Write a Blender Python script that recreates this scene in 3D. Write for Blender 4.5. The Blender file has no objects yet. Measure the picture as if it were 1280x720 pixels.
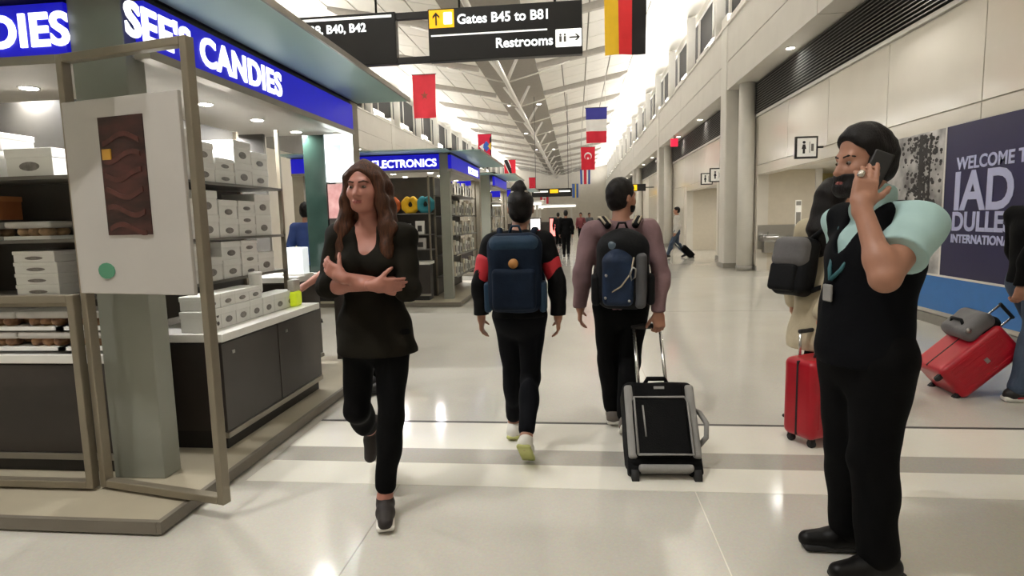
import bpy, bmesh, math, random
import numpy as np
from mathutils import Vector, Matrix
random.seed(7)
sc = bpy.context.scene
COL = sc.collection
R = math.radians

# ---------------------------------------------------------------- camera, world, exposure
FPX = 750.0
cam_d = bpy.data.cameras.new('camera')
cam_d.sensor_width = 36.0
cam_d.lens = FPX / 1280.0 * 36.0
cam_d.clip_start = 0.05
cam_d.clip_end = 300
cam = bpy.data.objects.new('camera', cam_d)
COL.objects.link(cam)
# right, up, forward in world axes: the concourse runs along +Y, camera turned a little left, tipped down, rolled slightly
cr = Vector((0.99399741, 0.10665237, -0.02438063))
cu = Vector((0.01192854, 0.11586924, 0.99319285))
cf = Vector((-0.10875134, 0.98752194, -0.11390152))
m = Matrix((cr, cu, -cf)).transposed().to_4x4()
m.translation = Vector((0, 0, 1.45))
cam.matrix_world = m
sc.camera = cam

w = bpy.data.worlds.new('world')
sc.world = w
w.use_nodes = True
w.node_tree.nodes['Background'].inputs[0].default_value = (0.75, 0.72, 0.66, 1)
w.node_tree.nodes['Background'].inputs[1].default_value = 0.25
vs = sc.view_settings
vs.view_transform = 'Standard'
vs.look = 'None'
vs.gamma = 1
vs.use_curve_mapping = False
vs.exposure = 0.27
UPLIGHT_W = 165.0      # each uplight trough on the clerestory sills
SPINE_FILL_W = 130.0        # each fill downlight added under the ceiling spine
SOFFIT_W = 14.0       # each downlight added under the fascia
KIOSK_W = 95.0        # each kiosk ceiling light field
WARM = (1.0, 0.98, 0.945)

# ---------------------------------------------------------------- materials
def srgb(c):
    if isinstance(c, str):
        c = [int(c[i:i + 2], 16) / 255 for i in (0, 2, 4)]
    return [x / 12.92 if x <= .04045 else ((x + .055) / 1.055) ** 2.4 for x in c]

MATS = {}
def mat(name, col, rough=.5, metal=0., var=.08, scale=8., bump=0., bscale=60., emit=0., trans=0., stretch=None, coat=0., spec=.5, alpha=1., col2=None, ecol=None):
    if name in MATS:
        return MATS[name]
    M = bpy.data.materials.new(name)
    M.use_nodes = True
    nt = M.node_tree
    b = nt.nodes['Principled BSDF']
    c = srgb(col)
    tc = nt.nodes.new('ShaderNodeTexCoord')
    src = tc.outputs['Object']
    if stretch:
        mp = nt.nodes.new('ShaderNodeMapping')
        mp.inputs['Scale'].default_value = stretch
        nt.links.new(src, mp.inputs[0])
        src = mp.outputs[0]
    nz = nt.nodes.new('ShaderNodeTexNoise')
    nz.inputs['Scale'].default_value = scale
    nz.inputs['Detail'].default_value = 4
    nt.links.new(src, nz.inputs['Vector'])
    rp = nt.nodes.new('ShaderNodeValToRGB')
    rp.color_ramp.elements[0].position = .3
    rp.color_ramp.elements[1].position = .7
    c2 = srgb(col2) if col2 else [min(1, x * (1 + var)) for x in c]
    rp.color_ramp.elements[0].color = (*[x * (1 - var) for x in c], 1)
    rp.color_ramp.elements[1].color = (*c2, 1)
    nt.links.new(nz.outputs['Fac'], rp.inputs[0])
    nt.links.new(rp.outputs[0], b.inputs['Base Color'])
    b.inputs['Roughness'].default_value = rough
    b.inputs['Metallic'].default_value = metal
    b.inputs['Specular IOR Level'].default_value = spec
    b.inputs['Transmission Weight'].default_value = trans
    b.inputs['Coat Weight'].default_value = coat
    b.inputs['Alpha'].default_value = alpha
    if emit:
        b.inputs['Emission Color'].default_value = (*(srgb(ecol) if ecol else c), 1)
        b.inputs['Emission Strength'].default_value = emit
    if bump:
        n2 = nt.nodes.new('ShaderNodeTexNoise')
        n2.inputs['Scale'].default_value = bscale
        n2.inputs['Detail'].default_value = 3
        nt.links.new(src, n2.inputs['Vector'])
        bp = nt.nodes.new('ShaderNodeBump')
        bp.inputs['Strength'].default_value = bump
        bp.inputs['Distance'].default_value = .01
        nt.links.new(n2.outputs['Fac'], bp.inputs['Height'])
        nt.links.new(bp.outputs[0], b.inputs['Normal'])
    MATS[name] = M
    return M

def terrazzo(name, col, speck=.05, rough=.11):
    M = mat(name, col, rough, var=.04, scale=1.2)
    nt = M.node_tree
    b = nt.nodes['Principled BSDF']
    rp = next(n for n in nt.nodes if n.type == 'VALTORGB')
    tc = next(n for n in nt.nodes if n.type == 'TEX_COORD')
    v = nt.nodes.new('ShaderNodeTexVoronoi')
    v.inputs['Scale'].default_value = 110
    nt.links.new(tc.outputs['Object'], v.inputs['Vector'])
    hs = nt.nodes.new('ShaderNodeMixRGB')
    hs.blend_type = 'OVERLAY'
    hs.inputs[0].default_value = speck
    nt.links.new(rp.outputs[0], hs.inputs[1])
    nt.links.new(v.outputs['Color'], hs.inputs[2])
    nt.links.new(hs.outputs[0], b.inputs['Base Color'])
    n3 = nt.nodes.new('ShaderNodeTexNoise')
    n3.inputs['Scale'].default_value = .9
    mr = nt.nodes.new('ShaderNodeMapRange')
    mr.inputs[3].default_value = rough * .8
    mr.inputs[4].default_value = rough * 1.3
    nt.links.new(tc.outputs['Object'], n3.inputs['Vector'])
    nt.links.new(n3.outputs['Fac'], mr.inputs[0])
    nt.links.new(mr.outputs[0], b.inputs['Roughness'])
    return M

# ---------------------------------------------------------------- mesh helpers
def tag(o, label=None, cat=None, group=None, kind=None):
    if label: o['label'] = label
    if cat: o['category'] = cat
    if group: o['group'] = group
    if kind: o['kind'] = kind
    return o

def link(name, me, material=None, parent=None, loc=None, rot=None):
    o = bpy.data.objects.new(name, me)
    COL.objects.link(o)
    if material is not None and me is not None and not me.materials:
        me.materials.append(material)
    if parent is not None:
        o.parent = parent
    if loc is not None: o.location = loc
    if rot is not None: o.rotation_euler = rot
    return o

def empty(name, loc=(0, 0, 0), rz=0., parent=None):
    o = bpy.data.objects.new(name, None)
    o.empty_display_size = .1
    COL.objects.link(o)
    o.location = loc
    o.rotation_euler = (0, 0, rz)
    if parent: o.parent = parent
    return o

def done(bm, smooth=False, name='m'):
    bmesh.ops.recalc_face_normals(bm, faces=bm.faces)
    me = bpy.data.meshes.new(name)
    bm.to_mesh(me)
    bm.free()
    if smooth:
        me.polygons.foreach_set('use_smooth', [True] * len(me.polygons))
    return me

def bm_box(bm, x0, x1, y0, y1, z0, z1, bev=0., seg=2):
    r = bmesh.ops.create_cube(bm, size=1)
    bmesh.ops.scale(bm, vec=(x1 - x0, y1 - y0, z1 - z0), verts=r['verts'])
    bmesh.ops.translate(bm, vec=((x0 + x1) / 2, (y0 + y1) / 2, (z0 + z1) / 2), verts=r['verts'])
    if bev:
        es = list({e for v in r['verts'] for e in v.link_edges})
        bmesh.ops.bevel(bm, geom=es, offset=bev, segments=seg, profile=.5, affect='EDGES')

def bm_tube(bm, pts, r, seg=10, cap=True):
    """tube along a polyline; r a number or a list"""
    pts = [Vector(p) for p in pts]
    rs = r if isinstance(r, (list, tuple)) else [r] * len(pts)
    rings = []
    prev = None
    for i, p in enumerate(pts):
        d = (pts[min(i + 1, len(pts) - 1)] - pts[max(i - 1, 0)]).normalized()
        a = prev if prev is not None else (Vector((0, 0, 1)) if abs(d.z) < .9 else Vector((1, 0, 0)))
        u = (a - d * a.dot(d)).normalized()
        prev = u
        v = d.cross(u)
        rings.append([bm.verts.new(p + (u * math.cos(t) + v * math.sin(t)) * rs[i]) for t in [2 * math.pi * k / seg for k in range(seg)]])
    for a, b in zip(rings, rings[1:]):
        for k in range(seg):
            bm.faces.new((a[k], a[(k + 1) % seg], b[(k + 1) % seg], b[k]))
    if cap:
        bm.faces.new(rings[0][::-1])
        bm.faces.new(rings[-1])

def bm_poly(bm, pts, d):
    """extrude polygon pts by vector d"""
    d = Vector(d)
    a = [bm.verts.new(Vector(p)) for p in pts]
    b = [bm.verts.new(Vector(p) + d) for p in pts]
    n = len(a)
    bm.faces.new(a)
    bm.faces.new(b[::-1])
    for i in range(n):
        bm.faces.new((a[i], b[i], b[(i + 1) % n], a[(i + 1) % n]))

def box(name, x0, x1, y0, y1, z0, z1, M, parent=None, bev=0., seg=2):
    bm = bmesh.new()
    bm_box(bm, min(x0, x1), max(x0, x1), min(y0, y1), max(y0, y1), z0, z1, bev, seg)
    return link(name, done(bm), M, parent)

def tube(name, pts, r, M, parent=None, seg=10):
    bm = bmesh.new()
    bm_tube(bm, pts, r, seg)
    return link(name, done(bm, True), M, parent)

def copy_tree(o, parent=None):
    c = o.copy()
    COL.objects.link(c)
    if parent is not None: c.parent = parent
    for ch in list(o.children):
        copy_tree(ch, c)
    return c

def text_mesh(s, size, extrude=.004, offset=0., align='LEFT', spacing=1.):
    cu_ = bpy.data.curves.new('text', 'FONT')
    cu_.body = s
    cu_.size = size
    cu_.extrude = extrude
    cu_.offset = offset
    cu_.align_x = align
    cu_.space_character = spacing
    cu_.resolution_u = 4
    o = bpy.data.objects.new('text', cu_)
    COL.objects.link(o)
    dg = bpy.context.evaluated_depsgraph_get()
    me = bpy.data.meshes.new_from_object(o.evaluated_get(dg))
    bpy.data.objects.remove(o)
    return me

def area(name, loc, rot, sx, sy, watts, parent=None, col=WARM, spread=180):
    L = bpy.data.lights.new(name, 'AREA')
    L.shape = 'RECTANGLE'
    L.size = sx
    L.size_y = sy
    L.energy = watts
    L.color = col
    L.spread = R(spread)
    o = bpy.data.objects.new(name, L)
    COL.objects.link(o)
    o.location = loc
    o.rotation_euler = rot
    if parent: o.parent = parent
    return o

# text first (cheap while the scene is small)
T = {
 'candies': text_mesh("SEE'S CANDIES", .225, .006, .007, 'CENTER', 1.06),
 'electronics': text_mesh("ELECTRONICS", .18, .006, .005, 'RIGHT', 1.0),
 'gates1': text_mesh("Gates B45 to B81", .135, .003, .003),
 'rest': text_mesh("Restrooms", .135, .003, .003, 'RIGHT'),
 'gates2': text_mesh("Gates B38, B40, B42", .122, .003, .003, 'RIGHT'),
 'welcome': text_mesh("WELCOME TO", .195, .003, .005),
 'iad': text_mesh("IAD", .61, .003, .016),
 'dulles': text_mesh("DULLES", .30, .003, .009),
 'inter': text_mesh("INTERNATIONAL", .135, .003, .004),
}

# ---------------------------------------------------------------- signed-distance figures -> one continuous mesh
def snets(D, org, h):
    s = D < 0
    c = np.zeros(tuple(n - 1 for n in D.shape), np.int8)
    for a in (0, 1):
        for b in (0, 1):
            for d in (0, 1):
                c += s[a:a + c.shape[0], b:b + c.shape[1], d:d + c.shape[2]]
    mk = (c > 0) & (c < 8)
    ci = np.argwhere(mk)
    N = len(ci)
    idx = np.full(c.shape, -1, np.int32)
    idx[mk] = np.arange(N)
    acc = np.zeros((N, 3)); cnt = np.zeros(N)
    V8 = {}
    for a in (0, 1):
        for b in (0, 1):
            for d in (0, 1):
                V8[a, b, d] = D[ci[:, 0] + a, ci[:, 1] + b, ci[:, 2] + d]
    for a in V8:
        for ax in range(3):
            if a[ax] == 0:
                bb = list(a); bb[ax] = 1; bb = tuple(bb)
                va, vb = V8[a], V8[bb]
                x = (va < 0) != (vb < 0)
                t = np.where(x, va / np.where(x, va - vb, 1), 0)
                pos = np.tile(np.array(a, float), (N, 1))
                pos[:, ax] += t
                acc += pos * x[:, None]
                cnt += x
    v = org + h * (ci + acc / np.maximum(cnt, 1)[:, None])
    F = []
    for ax in range(3):
        o1, o2 = (ax + 1) % 3, (ax + 2) % 3
        lo = [slice(1, -1)] * 3; hi = [slice(1, -1)] * 3
        lo[ax] = slice(0, -1); hi[ax] = slice(1, None)
        A, B = s[tuple(lo)], s[tuple(hi)]
        e = np.argwhere(A != B)
        if not len(e): continue
        ins = A[tuple(e.T)]
        g = e.copy(); g[:, o1] += 1; g[:, o2] += 1
        q = []
        for (p, r_) in ((-1, -1), (0, -1), (0, 0), (-1, 0)):
            t = g.copy(); t[:, o1] += p; t[:, o2] += r_
            q.append(idx[tuple(t.T)])
        q = np.stack(q, 1)
        q[~ins] = q[~ins][:, ::-1]
        F.append(q)
    return v, np.concatenate(F)

def C(a, b, ra, rb=None, k=.02, flat=None, cut=None, neg=False):
    return dict(t='c', a=np.array(a, float), b=np.array(b, float), ra=ra, rb=ra if rb is None else rb, k=k, flat=flat, cut=cut, neg=neg)
def E(c, r, k=.02, rot=None, cut=None, neg=False):
    return dict(t='e', c=np.array(c, float), r=np.array(r, float), k=k, rot=rot, cut=cut, neg=neg)
def B(c, hf, r, k=.01, rot=None, cut=None, neg=False):
    return dict(t='b', c=np.array(c, float), r=np.array(hf, float), rr=r, k=k, rot=rot, cut=cut, neg=neg)

def sdf_mesh(prims, h, noise=0., nfreq=14., cuts=None):
    lo = []; hi = []
    for p in prims:
        if p['t'] == 'c':
            rm = max(p['ra'], p['rb'])
            l = np.minimum(p['a'], p['b']) - rm; u = np.maximum(p['a'], p['b']) + rm
        else:
            rm = np.linalg.norm(p['r']) if p['rot'] is not None else p['r']
            l = p['c'] - rm; u = p['c'] + rm
        p['lo'] = l; p['hi'] = u
        if not p['neg']:
            lo.append(l); hi.append(u)
    lo = np.min(lo, 0) - 3 * h - .012; hi = np.max(hi, 0) + 3 * h + .012
    n = np.ceil((hi - lo) / h).astype(int) + 1
    D = np.full(tuple(n), 1., np.float32)
    ax = [lo[i] + h * np.arange(n[i]) for i in range(3)]
    for p in prims:
        mg = p['k'] + 3 * h
        i0 = np.clip(np.floor((p['lo'] - mg - lo) / h).astype(int), 0, n)
        i1 = np.clip(np.ceil((p['hi'] + mg - lo) / h).astype(int) + 1, 0, n)
        if np.any(i1 <= i0): continue
        X = ax[0][i0[0]:i1[0]][:, None, None]; Y = ax[1][i0[1]:i1[1]][None, :, None]; Z = ax[2][i0[2]:i1[2]][None, None, :]
        if p['t'] == 'c':
            a, b = p['a'], p['b']
            px, py, pz = X - a[0], Y - a[1], Z - a[2]
            d = b - a
            sc_ = 1.
            if p['flat'] is not None:
                nn, f = p['flat']
                q = px * nn[0] + py * nn[1] + pz * nn[2]
                g = 1 / f - 1
                px = px + nn[0] * q * g; py = py + nn[1] * q * g; pz = pz + nn[2] * q * g
                d = d + np.array(nn) * (d @ np.array(nn)) * g
                sc_ = .8
            t = np.clip((px * d[0] + py * d[1] + pz * d[2]) / max(d @ d, 1e-9), 0, 1)
            ds = (np.sqrt((px - t * d[0]) ** 2 + (py - t * d[1]) ** 2 + (pz - t * d[2]) ** 2) - (p['ra'] + (p['rb'] - p['ra']) * t)) * sc_
        else:
            px, py, pz = X - p['c'][0], Y - p['c'][1], Z - p['c'][2]
            if p['rot'] is not None:
                Rm = np.array(p['rot'])          # columns = local axes
                px, py, pz = (px * Rm[0, j] + py * Rm[1, j] + pz * Rm[2, j] for j in range(3))
            r = p['r']
            if p['t'] == 'e':
                k0 = np.sqrt((px / r[0]) ** 2 + (py / r[1]) ** 2 + (pz / r[2]) ** 2)
                k1 = np.sqrt((px / r[0] ** 2) ** 2 + (py / r[1] ** 2) ** 2 + (pz / r[2] ** 2) ** 2)
                ds = k0 * (k0 - 1) / np.maximum(k1, 1e-6)
            else:
                rr = p['rr']
                qx, qy, qz = abs(px) - r[0] + rr, abs(py) - r[1] + rr, abs(pz) - r[2] + rr
                ds = np.sqrt(np.maximum(qx, 0) ** 2 + np.maximum(qy, 0) ** 2 + np.maximum(qz, 0) ** 2) + np.minimum(np.maximum(np.maximum(qx, qy), qz), 0) - rr
        if p['cut']:
            for pt, nn in p['cut']:
                nn = np.array(nn, float); nn = nn / np.linalg.norm(nn)
                ds = np.maximum(ds, (X - pt[0]) * nn[0] + (Y - pt[1]) * nn[1] + (Z - pt[2]) * nn[2])
        S = (slice(i0[0], i1[0]), slice(i0[1], i1[1]), slice(i0[2], i1[2]))
        o = D[S]
        k = max(p['k'], 1e-4)
        if p['neg']:
            hh = np.clip(.5 - .5 * (o + ds) / k, 0, 1)
            D[S] = o * (1 - hh) - ds * hh + k * hh * (1 - hh)
        else:
            hh = np.clip(.5 + .5 * (o - ds) / k, 0, 1)
            D[S] = o * (1 - hh) + ds * hh - k * hh * (1 - hh)
    X = ax[0][:, None, None]; Y = ax[1][None, :, None]; Z = ax[2][None, None, :]
    if noise:
        f = nfreq
        D += (noise * (np.sin(f * X + 1.7 * np.sin(f * .6 * Z)) * np.sin(f * .8 * Y + 2. * np.sin(f * .5 * X)) + .6 * np.sin(f * 1.9 * Z + 3 * np.sin(f * .7 * X) + 2 * np.sin(f * .8 * Y)))).astype(np.float32)
    for pt, nn in (cuts or []):
        nn = np.array(nn, float); nn = nn / np.linalg.norm(nn)
        D = np.maximum(D, ((X - pt[0]) * nn[0] + (Y - pt[1]) * nn[1] + (Z - pt[2]) * nn[2]).astype(np.float32))
    D[0] = D[-1] = 1; D[:, 0] = D[:, -1] = 1; D[:, :, 0] = D[:, :, -1] = 1
    v, f = snets(D, lo, h)
    me = bpy.data.meshes.new('sdf')
    me.vertices.add(len(v)); me.vertices.foreach_set('co', v.astype(np.float32).ravel())
    me.loops.add(f.size); me.loops.foreach_set('vertex_index', f.astype(np.int32).ravel())
    me.polygons.add(len(f))
    me.polygons.foreach_set('loop_start', np.arange(0, f.size, 4, dtype=np.int32))
    me.polygons.foreach_set('use_smooth', np.ones(len(f), bool))
    me.update(calc_edges=True)
    return me

def sdf(name, prims, h, M, parent=None, loc=None, rot=None, **kw):
    return link(name, sdf_mesh(prims, h, **kw), M, parent, loc, rot)
# ================================================================ THE SETTING
YB, YE = -9.0, 84.0          # concourse from behind the camera to its far end
CX = -2.6                    # its centre line
m_floor = terrazzo('terrazzo_cream', 'c4c0b6')
m_floor2 = terrazzo('terrazzo_pale', 'e3dfd3')
m_floor3 = terrazzo('terrazzo_grey', 'ada89f')
m_joint = mat('floor_joint', '3b3733', .5)
m_wall = mat('wall_paint', 'd4cec2', .55, var=.03, scale=3)
m_panel = mat('wall_panel_glossy', 'dbd5c8', .14, var=.02, scale=2)
m_fascia = mat('fascia_paint', 'd2cec6', .5, var=.03, scale=2)
m_white = mat('white_paint', 'dedbd4', .5, var=.03, scale=3)
m_louv = mat('louvre_grey', '75726c', .5, var=.05)
m_dark = mat('shadow_gap', '2d2b29', .8)
m_glassd = mat('night_window_glass', '3c3c3e', .45, var=.15, scale=.6, spec=.15)
m_pier = mat('pier_paint', 'd6d3cb', .4, var=.03, scale=3)
m_skirt = mat('skirting_grey', '8e8a82', .45)
m_deck = mat('ceiling_deck', '8a867f', .7, var=.04)
m_cpan = mat('ceiling_panel_white', 'e0dcd2', .6, var=.03, scale=2)
m_rib = mat('ceiling_rib_grey', 'aea89e', .55, var=.05)
m_band = mat('ceiling_spine_grey', '8f897f', .6, var=.05)
m_pipe = mat('spine_pipe_white', 'd8d4cb', .4, var=.03)
m_lamp = mat('lamp_white', 'fff6e4', .5, emit=9.)
m_steel = mat('brushed_steel', 'aaa9a6', .3, metal=1., var=.05, stretch=(1, 1, 30))
m_baffle = mat('fill_baffle_dark', '3a3835', .7, spec=.1)
m_blackm = mat('black_metal', '1b1a1a', .45, var=.1)

floor = box('floor', -12, 9, YB, YE, -.2, 0, m_floor)
tag(floor, kind='structure')
bp_ = [('floor_band', 3.10, 3.40, m_floor2), ('floor_band', 3.40, 3.63, m_floor3), ('floor_band', 3.63, 4.12, m_floor2), ('floor_joint', 4.12, 4.155, m_joint)]
for n_, a, b, M in bp_:
    box(n_, -1.9, 4.4, a, b, -.01, .0015 if n_ == 'floor_band' else .0025, M, floor)
box('floor_joint', .60, .606, YB, 3.10, -.01, .0014, m_floor2, floor)
box('floor_joint', -1.0, -.994, YB, 3.10, -.01, .0014, m_floor3, floor)
box('floor_joint', .60, .604, 4.155, 40, -.01, .0014, m_floor3, floor)
for yy in (9.2, 14.3, 19.4, 24.5, 29.6):
    box('floor_joint', -1.9, 4.4, yy, yy + .02, -.01, .0014, m_floor3, floor)

def side(sgn, wallname):
    """one long side of the concourse: wall, fascia, piers, clerestory; x given for the right side and mirrored about CX"""
    def X(x): return CX + sgn * (x - CX)
    W = empty(wallname)
    tag(W, kind='structure')
    def b(n, x0, x1, *a, **k): return box(n, X(x0), X(x1), *a, W, **k)
    if sgn > 0:
        # base wall with the two recesses left open below z 2.40
        for y0, y1 in ((YB, 10.2), (15.7, 20.2), (25.5, YE)):
            b('wall_base', 4.5, 4.75, y0, y1, 0, 2.40, m_wall)
        b('wall_base', 4.5, 4.75, YB, YE, 2.40, 4.66, m_wall)
        seams = [3.2 + 2.08 * i - 8.32 for i in range(-2, 21)]
        for i, y in enumerate(seams):
            b('wall_panel', 4.475, 4.5, y + .008, y + 2.072, 2.63, 3.80, m_panel)
            if y + 2.08 < 9.6 or (15.6 < y and y + 2.08 < 20.2) or y > 25.4:
                b('wall_panel', 4.475, 4.5, y + .008, y + 2.072, .14, 2.61, m_panel)
        b('wall_panel', 4.475, 4.5, 9.45, 10.19, .14, 2.61, m_panel)
        for y0, y1 in ((10.2, 15.7), (20.2, 25.5)):
            b('wall_panel', 4.475, 4.5, y0, y1, 2.40, 2.61, m_panel)
        for y0, y1 in ((YB, 10.2), (15.7, 20.2), (25.5, YE)):
            b('baseboard', 4.47, 4.5, y0, y1, 0, .12, m_skirt)
        b('ledge', 4.44, 4.5, YB, YE, 3.82, 3.88, m_white)
        b('louvre_back', 4.46, 4.5, YB, YE, 3.88, 4.66, m_dark)
        bm = bmesh.new()
        for i in range(13):
            z = 3.90 + i * .058
            bm_poly(bm, [(X(4.40), YB, z), (X(4.46), YB, z + .040), (X(4.46), YB, z + .052), (X(4.40), YB, z + .012)], (0, YE - YB, 0))
        tag(link('louvre_slats', done(bm), m_louv, W), kind='stuff')
    else:
        b('wall_base', 4.5, 4.75, YB, YE, 0, 4.66, m_wall)
        b('louvre_back', 4.46, 4.5, YB, YE, 3.88, 4.66, m_louv)
    # fascia panels in two rows
    seg = 6.55
    y = 17.3 - seg * 5
    while y < YE:
        y1 = min(y + seg, YE)
        b('fascia_panel', 3.95, 4.5, y + .012, y1 - .012, 4.66, 5.36, m_fascia)
        b('fascia_panel', 3.95, 4.5, y + .012, y1 - .012, 5.385, 6.27, m_fascia)
        y += seg
    b('fascia_core', 3.97, 4.7, YB, YE, 4.68, 6.26, m_dark if False else m_fascia)
    b('sill', 3.90, 4.7, YB, YE, 6.27, 6.33, m_white)
    b('clerestory_header', 4.35, 4.7, YB, YE, 8.25, 8.6, m_white)
    for k in range(-2, 6):
        y = 16.7 + 13.1 * k
        if y > YE - 2 or y < YB: continue
        b('pier', 3.92, 4.5, y, y + .6, 0, 6.6, m_pier, bev=.03)
        b('pier_skirting', 3.905, 4.5, y - .015, y + .615, 0, .13, m_skirt)
        tube('round_column', [(X(4.27), y - .75, 0), (X(4.27), y - .75, 4.68)], .2, m_pier, W, seg=24)
        tube('column_skirting', [(X(4.27), y - .75, 0), (X(4.27), y - .75, .13)], .212, m_skirt, W, seg=24)
    y = 18.4 - 4.37 * 6
    while y < YE - 1:
        b('clerestory_post', 3.98, 4.25, y - .13, y + .13, 6.33, 8.36, m_white, bev=.02)
        b('window_pane', 4.42, 4.45, y + .12, y + 2.15, 6.36, 8.24, m_glassd)
        b('window_pane', 4.42, 4.45, y + 2.21, y + 4.25, 6.36, 8.24, m_glassd)
        b('window_mullion', 4.38, 4.46, y + 2.15, y + 2.21, 6.33, 8.27, m_white)
        b('window_mullion', 4.38, 4.46, y - .12, y + .12, 6.33, 8.27, m_white)
        y += 4.37
    return W
wall_r = side(1, 'wall_right')
wall_l = side(-1, 'wall_left')

# ceiling: low grey spine, panelled slopes rising to both sides, plain bright outer strips
ceil = empty('ceiling')
tag(ceil, kind='structure')
ZB, ZR, XR = 7.33, 8.09, 2.39
box('spine_soffit', -3.70, -1.50, YB, YE, ZB, ZB + .1, m_band, ceil)
slope = math.atan2(ZR - ZB, XR + 1.5)
for sgn in (1, -1):
    def X(x): return CX + sgn * (x - CX)
    bm = bmesh.new()
    bm_poly(bm, [(X(-1.5), YB, ZB + .05), (X(XR), YB, ZR + .05), (X(XR), YB, ZR + .15), (X(-1.5), YB, ZB + .15)], (0, YE - YB, 0))
    link('deck', done(bm), m_deck, ceil)
    bm = bmesh.new()
    bm_poly(bm, [(X(XR), YB, ZR), (X(4.6), YB, ZR + .43), (X(4.6), YB, ZR + .55), (X(XR), YB, ZR + .15)], (0, YE - YB, 0))
    link('outer_strip', done(bm), m_cpan, ceil)
ribs = [29.0 + 5.1 * k for k in range(-7, 11)]
rib_me = {}; pan_me = {}
L_ = math.hypot(XR + 1.5, ZR - ZB)
for sgn in (1, -1):
    bm = bmesh.new()
    bm_poly(bm, [(0, -.09, .02), (0, -.09, -.2), (sgn * L_ * .9, -.09, -.24), (sgn * L_, -.09, -.1), (sgn * L_, -.09, .02)], (0, .18, 0))
    rib_me[sgn] = done(bm)
    rib_me[sgn].materials.append(m_rib)
    bm = bmesh.new()
    bm_box(bm, .025, L_ / 4 - .025, .025, 1.6 - .025, 0, .03) if sgn > 0 else bm_box(bm, -L_ / 4 + .025, -.025, .025, 1.6 - .025, 0, .03)
    pan_me[sgn] = done(bm)
    pan_me[sgn].materials.append(m_cpan)
for y in ribs:
    for sgn in (1, -1):
        x0 = CX + sgn * (-1.5 - CX)
        link('ceiling_rib', rib_me[sgn], None, ceil, (x0, y, ZB + .05), (0, -sgn * slope, 0))
        if 8 < y < 52:
            for i in range(4):
                for j in range(3):
                    t = i / 4
                    link('ceiling_panel', pan_me[sgn], None, ceil, (x0 + sgn * t * L_ * math.cos(slope), y + .15 + j * 1.6, ZB + .015 + t * L_ * math.sin(slope)), (0, -sgn * slope, 0))
        elif y < 72:
            bm = bmesh.new()
            for i in range(4):
                for j in range(3):
                    t0 = i / 4 * L_ + .02
                    bm_box(bm, *(sorted((sgn * t0, sgn * (t0 + L_ / 4 - .04)))), .17 + j * 1.6, 1.73 + j * 1.6, 0, .03)
            tag(link('ceiling_panel_field', done(bm), m_cpan, ceil, (x0, y, ZB + .015), (0, -sgn * slope, 0)), kind='stuff')
tube('spine_pipe', [(CX, YB + .5, 6.65), (CX, 74, 6.65)], .085, m_pipe, ceil, 12)
for y in ribs[1:]:
    n = y - .4
    for s in (1, -1):
        tube('spine_branch', [(CX, n, 6.65), (CX + s * .56, n - 1.1, 7.32)], [.075, .055], m_pipe, ceil)
        tube('spine_rod', [(CX, n, 6.63), (CX + s * 1.1, n + .1, 6.93), (CX + s * 2.4, y, 7.42)], .03, m_pipe, ceil, 8)

tag(box('wall_end', -12, 9, YE - .3, YE, 0, 9, m_wall), kind='structure')
tag(box('wall_back', -12, 9, YB, YB + .2, 0, 9, m_wall), kind='structure')

# restroom recesses in the right wall
m_rec = mat('recess_paint', 'cdc3b0', .5, var=.03)
m_yel = mat('recess_yellow_tile', 'b3a878', .4, var=.04)
m_gg = mat('recess_grey_green', '8d8c7d', .45, var=.04)
for k, (yn, yf, hall) in enumerate(((10.2, 15.7, m_yel), (20.2, 25.5, m_gg))):
    W = empty('wall_recess')
    tag(W, kind='structure')
    box('end_wall', 4.75, 5.85, yf + .01, yf + .15, 0, 2.5, m_rec, W)
    box('jamb', 5.85, 6.0, yf - .05, yf + .17, 0, 2.5, m_white, W)
    box('hall_wall', 6.0, 8.4, yf + 2.0, yf + 2.15, 0, 2.5, hall, W)
    box('hall_side', 5.85, 6.0, yf + .15, yf + 2.0, 0, 2.5, hall, W)
    box('back_wall', 8.3, 8.5, yn, yf + 2.1, 0, 2.5, hall, W)
    box('near_wall', 4.75, 8.4, yn - .15, yn, 0, 2.5, m_rec, W)
    box('recess_ceiling', 4.72, 8.5, yn - .1, yf + 2.1, 2.5, 2.58, m_white, W)
    dl = empty('added_recess_light', (6.0, (yn + yf) / 2, 2.5))  # ceiling light added to brighten the inside of the recess
    tag(dl, ('added square ceiling light inside the near restroom entrance' if k == 0 else 'added square ceiling light inside the far restroom entrance'), 'lamp')
    box('lamp_frame', -.32, .32, -.32, .32, -.02, 0, m_white, dl)
    box('diffuser', -.28, .28, -.28, .28, -.03, -.02, m_lamp, dl)
    area('lamp_light', (0, 0, -.05), (0, 0, 0), .55, .55, 42, dl)

# uplight troughs on both sills
y = 18.4 - 4.37 * 6
while y < YE - 3:
    for sgn, W in ((1, wall_r), (-1, wall_l)):
        x = CX + sgn * (4.03 - CX)
        t = empty('uplight', (x, y + 1.5, 6.33), 0, W)
        box('trough', -.12, .12, -.8, .8, 0, .10, m_white, t, bev=.01)
        box('lens', -.1, .1, -.76, .76, .10, .112, m_lamp, t)
        box('lamp_shield', sgn * .12, sgn * .14, -.8, .8, .0, .42, m_white, t)  # shield added behind the lamp to keep its light off the panes
        area('lamp_light', (0, 0, .125), (R(180), -sgn * R(42), 0), .2, 1.5, UPLIGHT_W, t)
    y += 4.37
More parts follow.
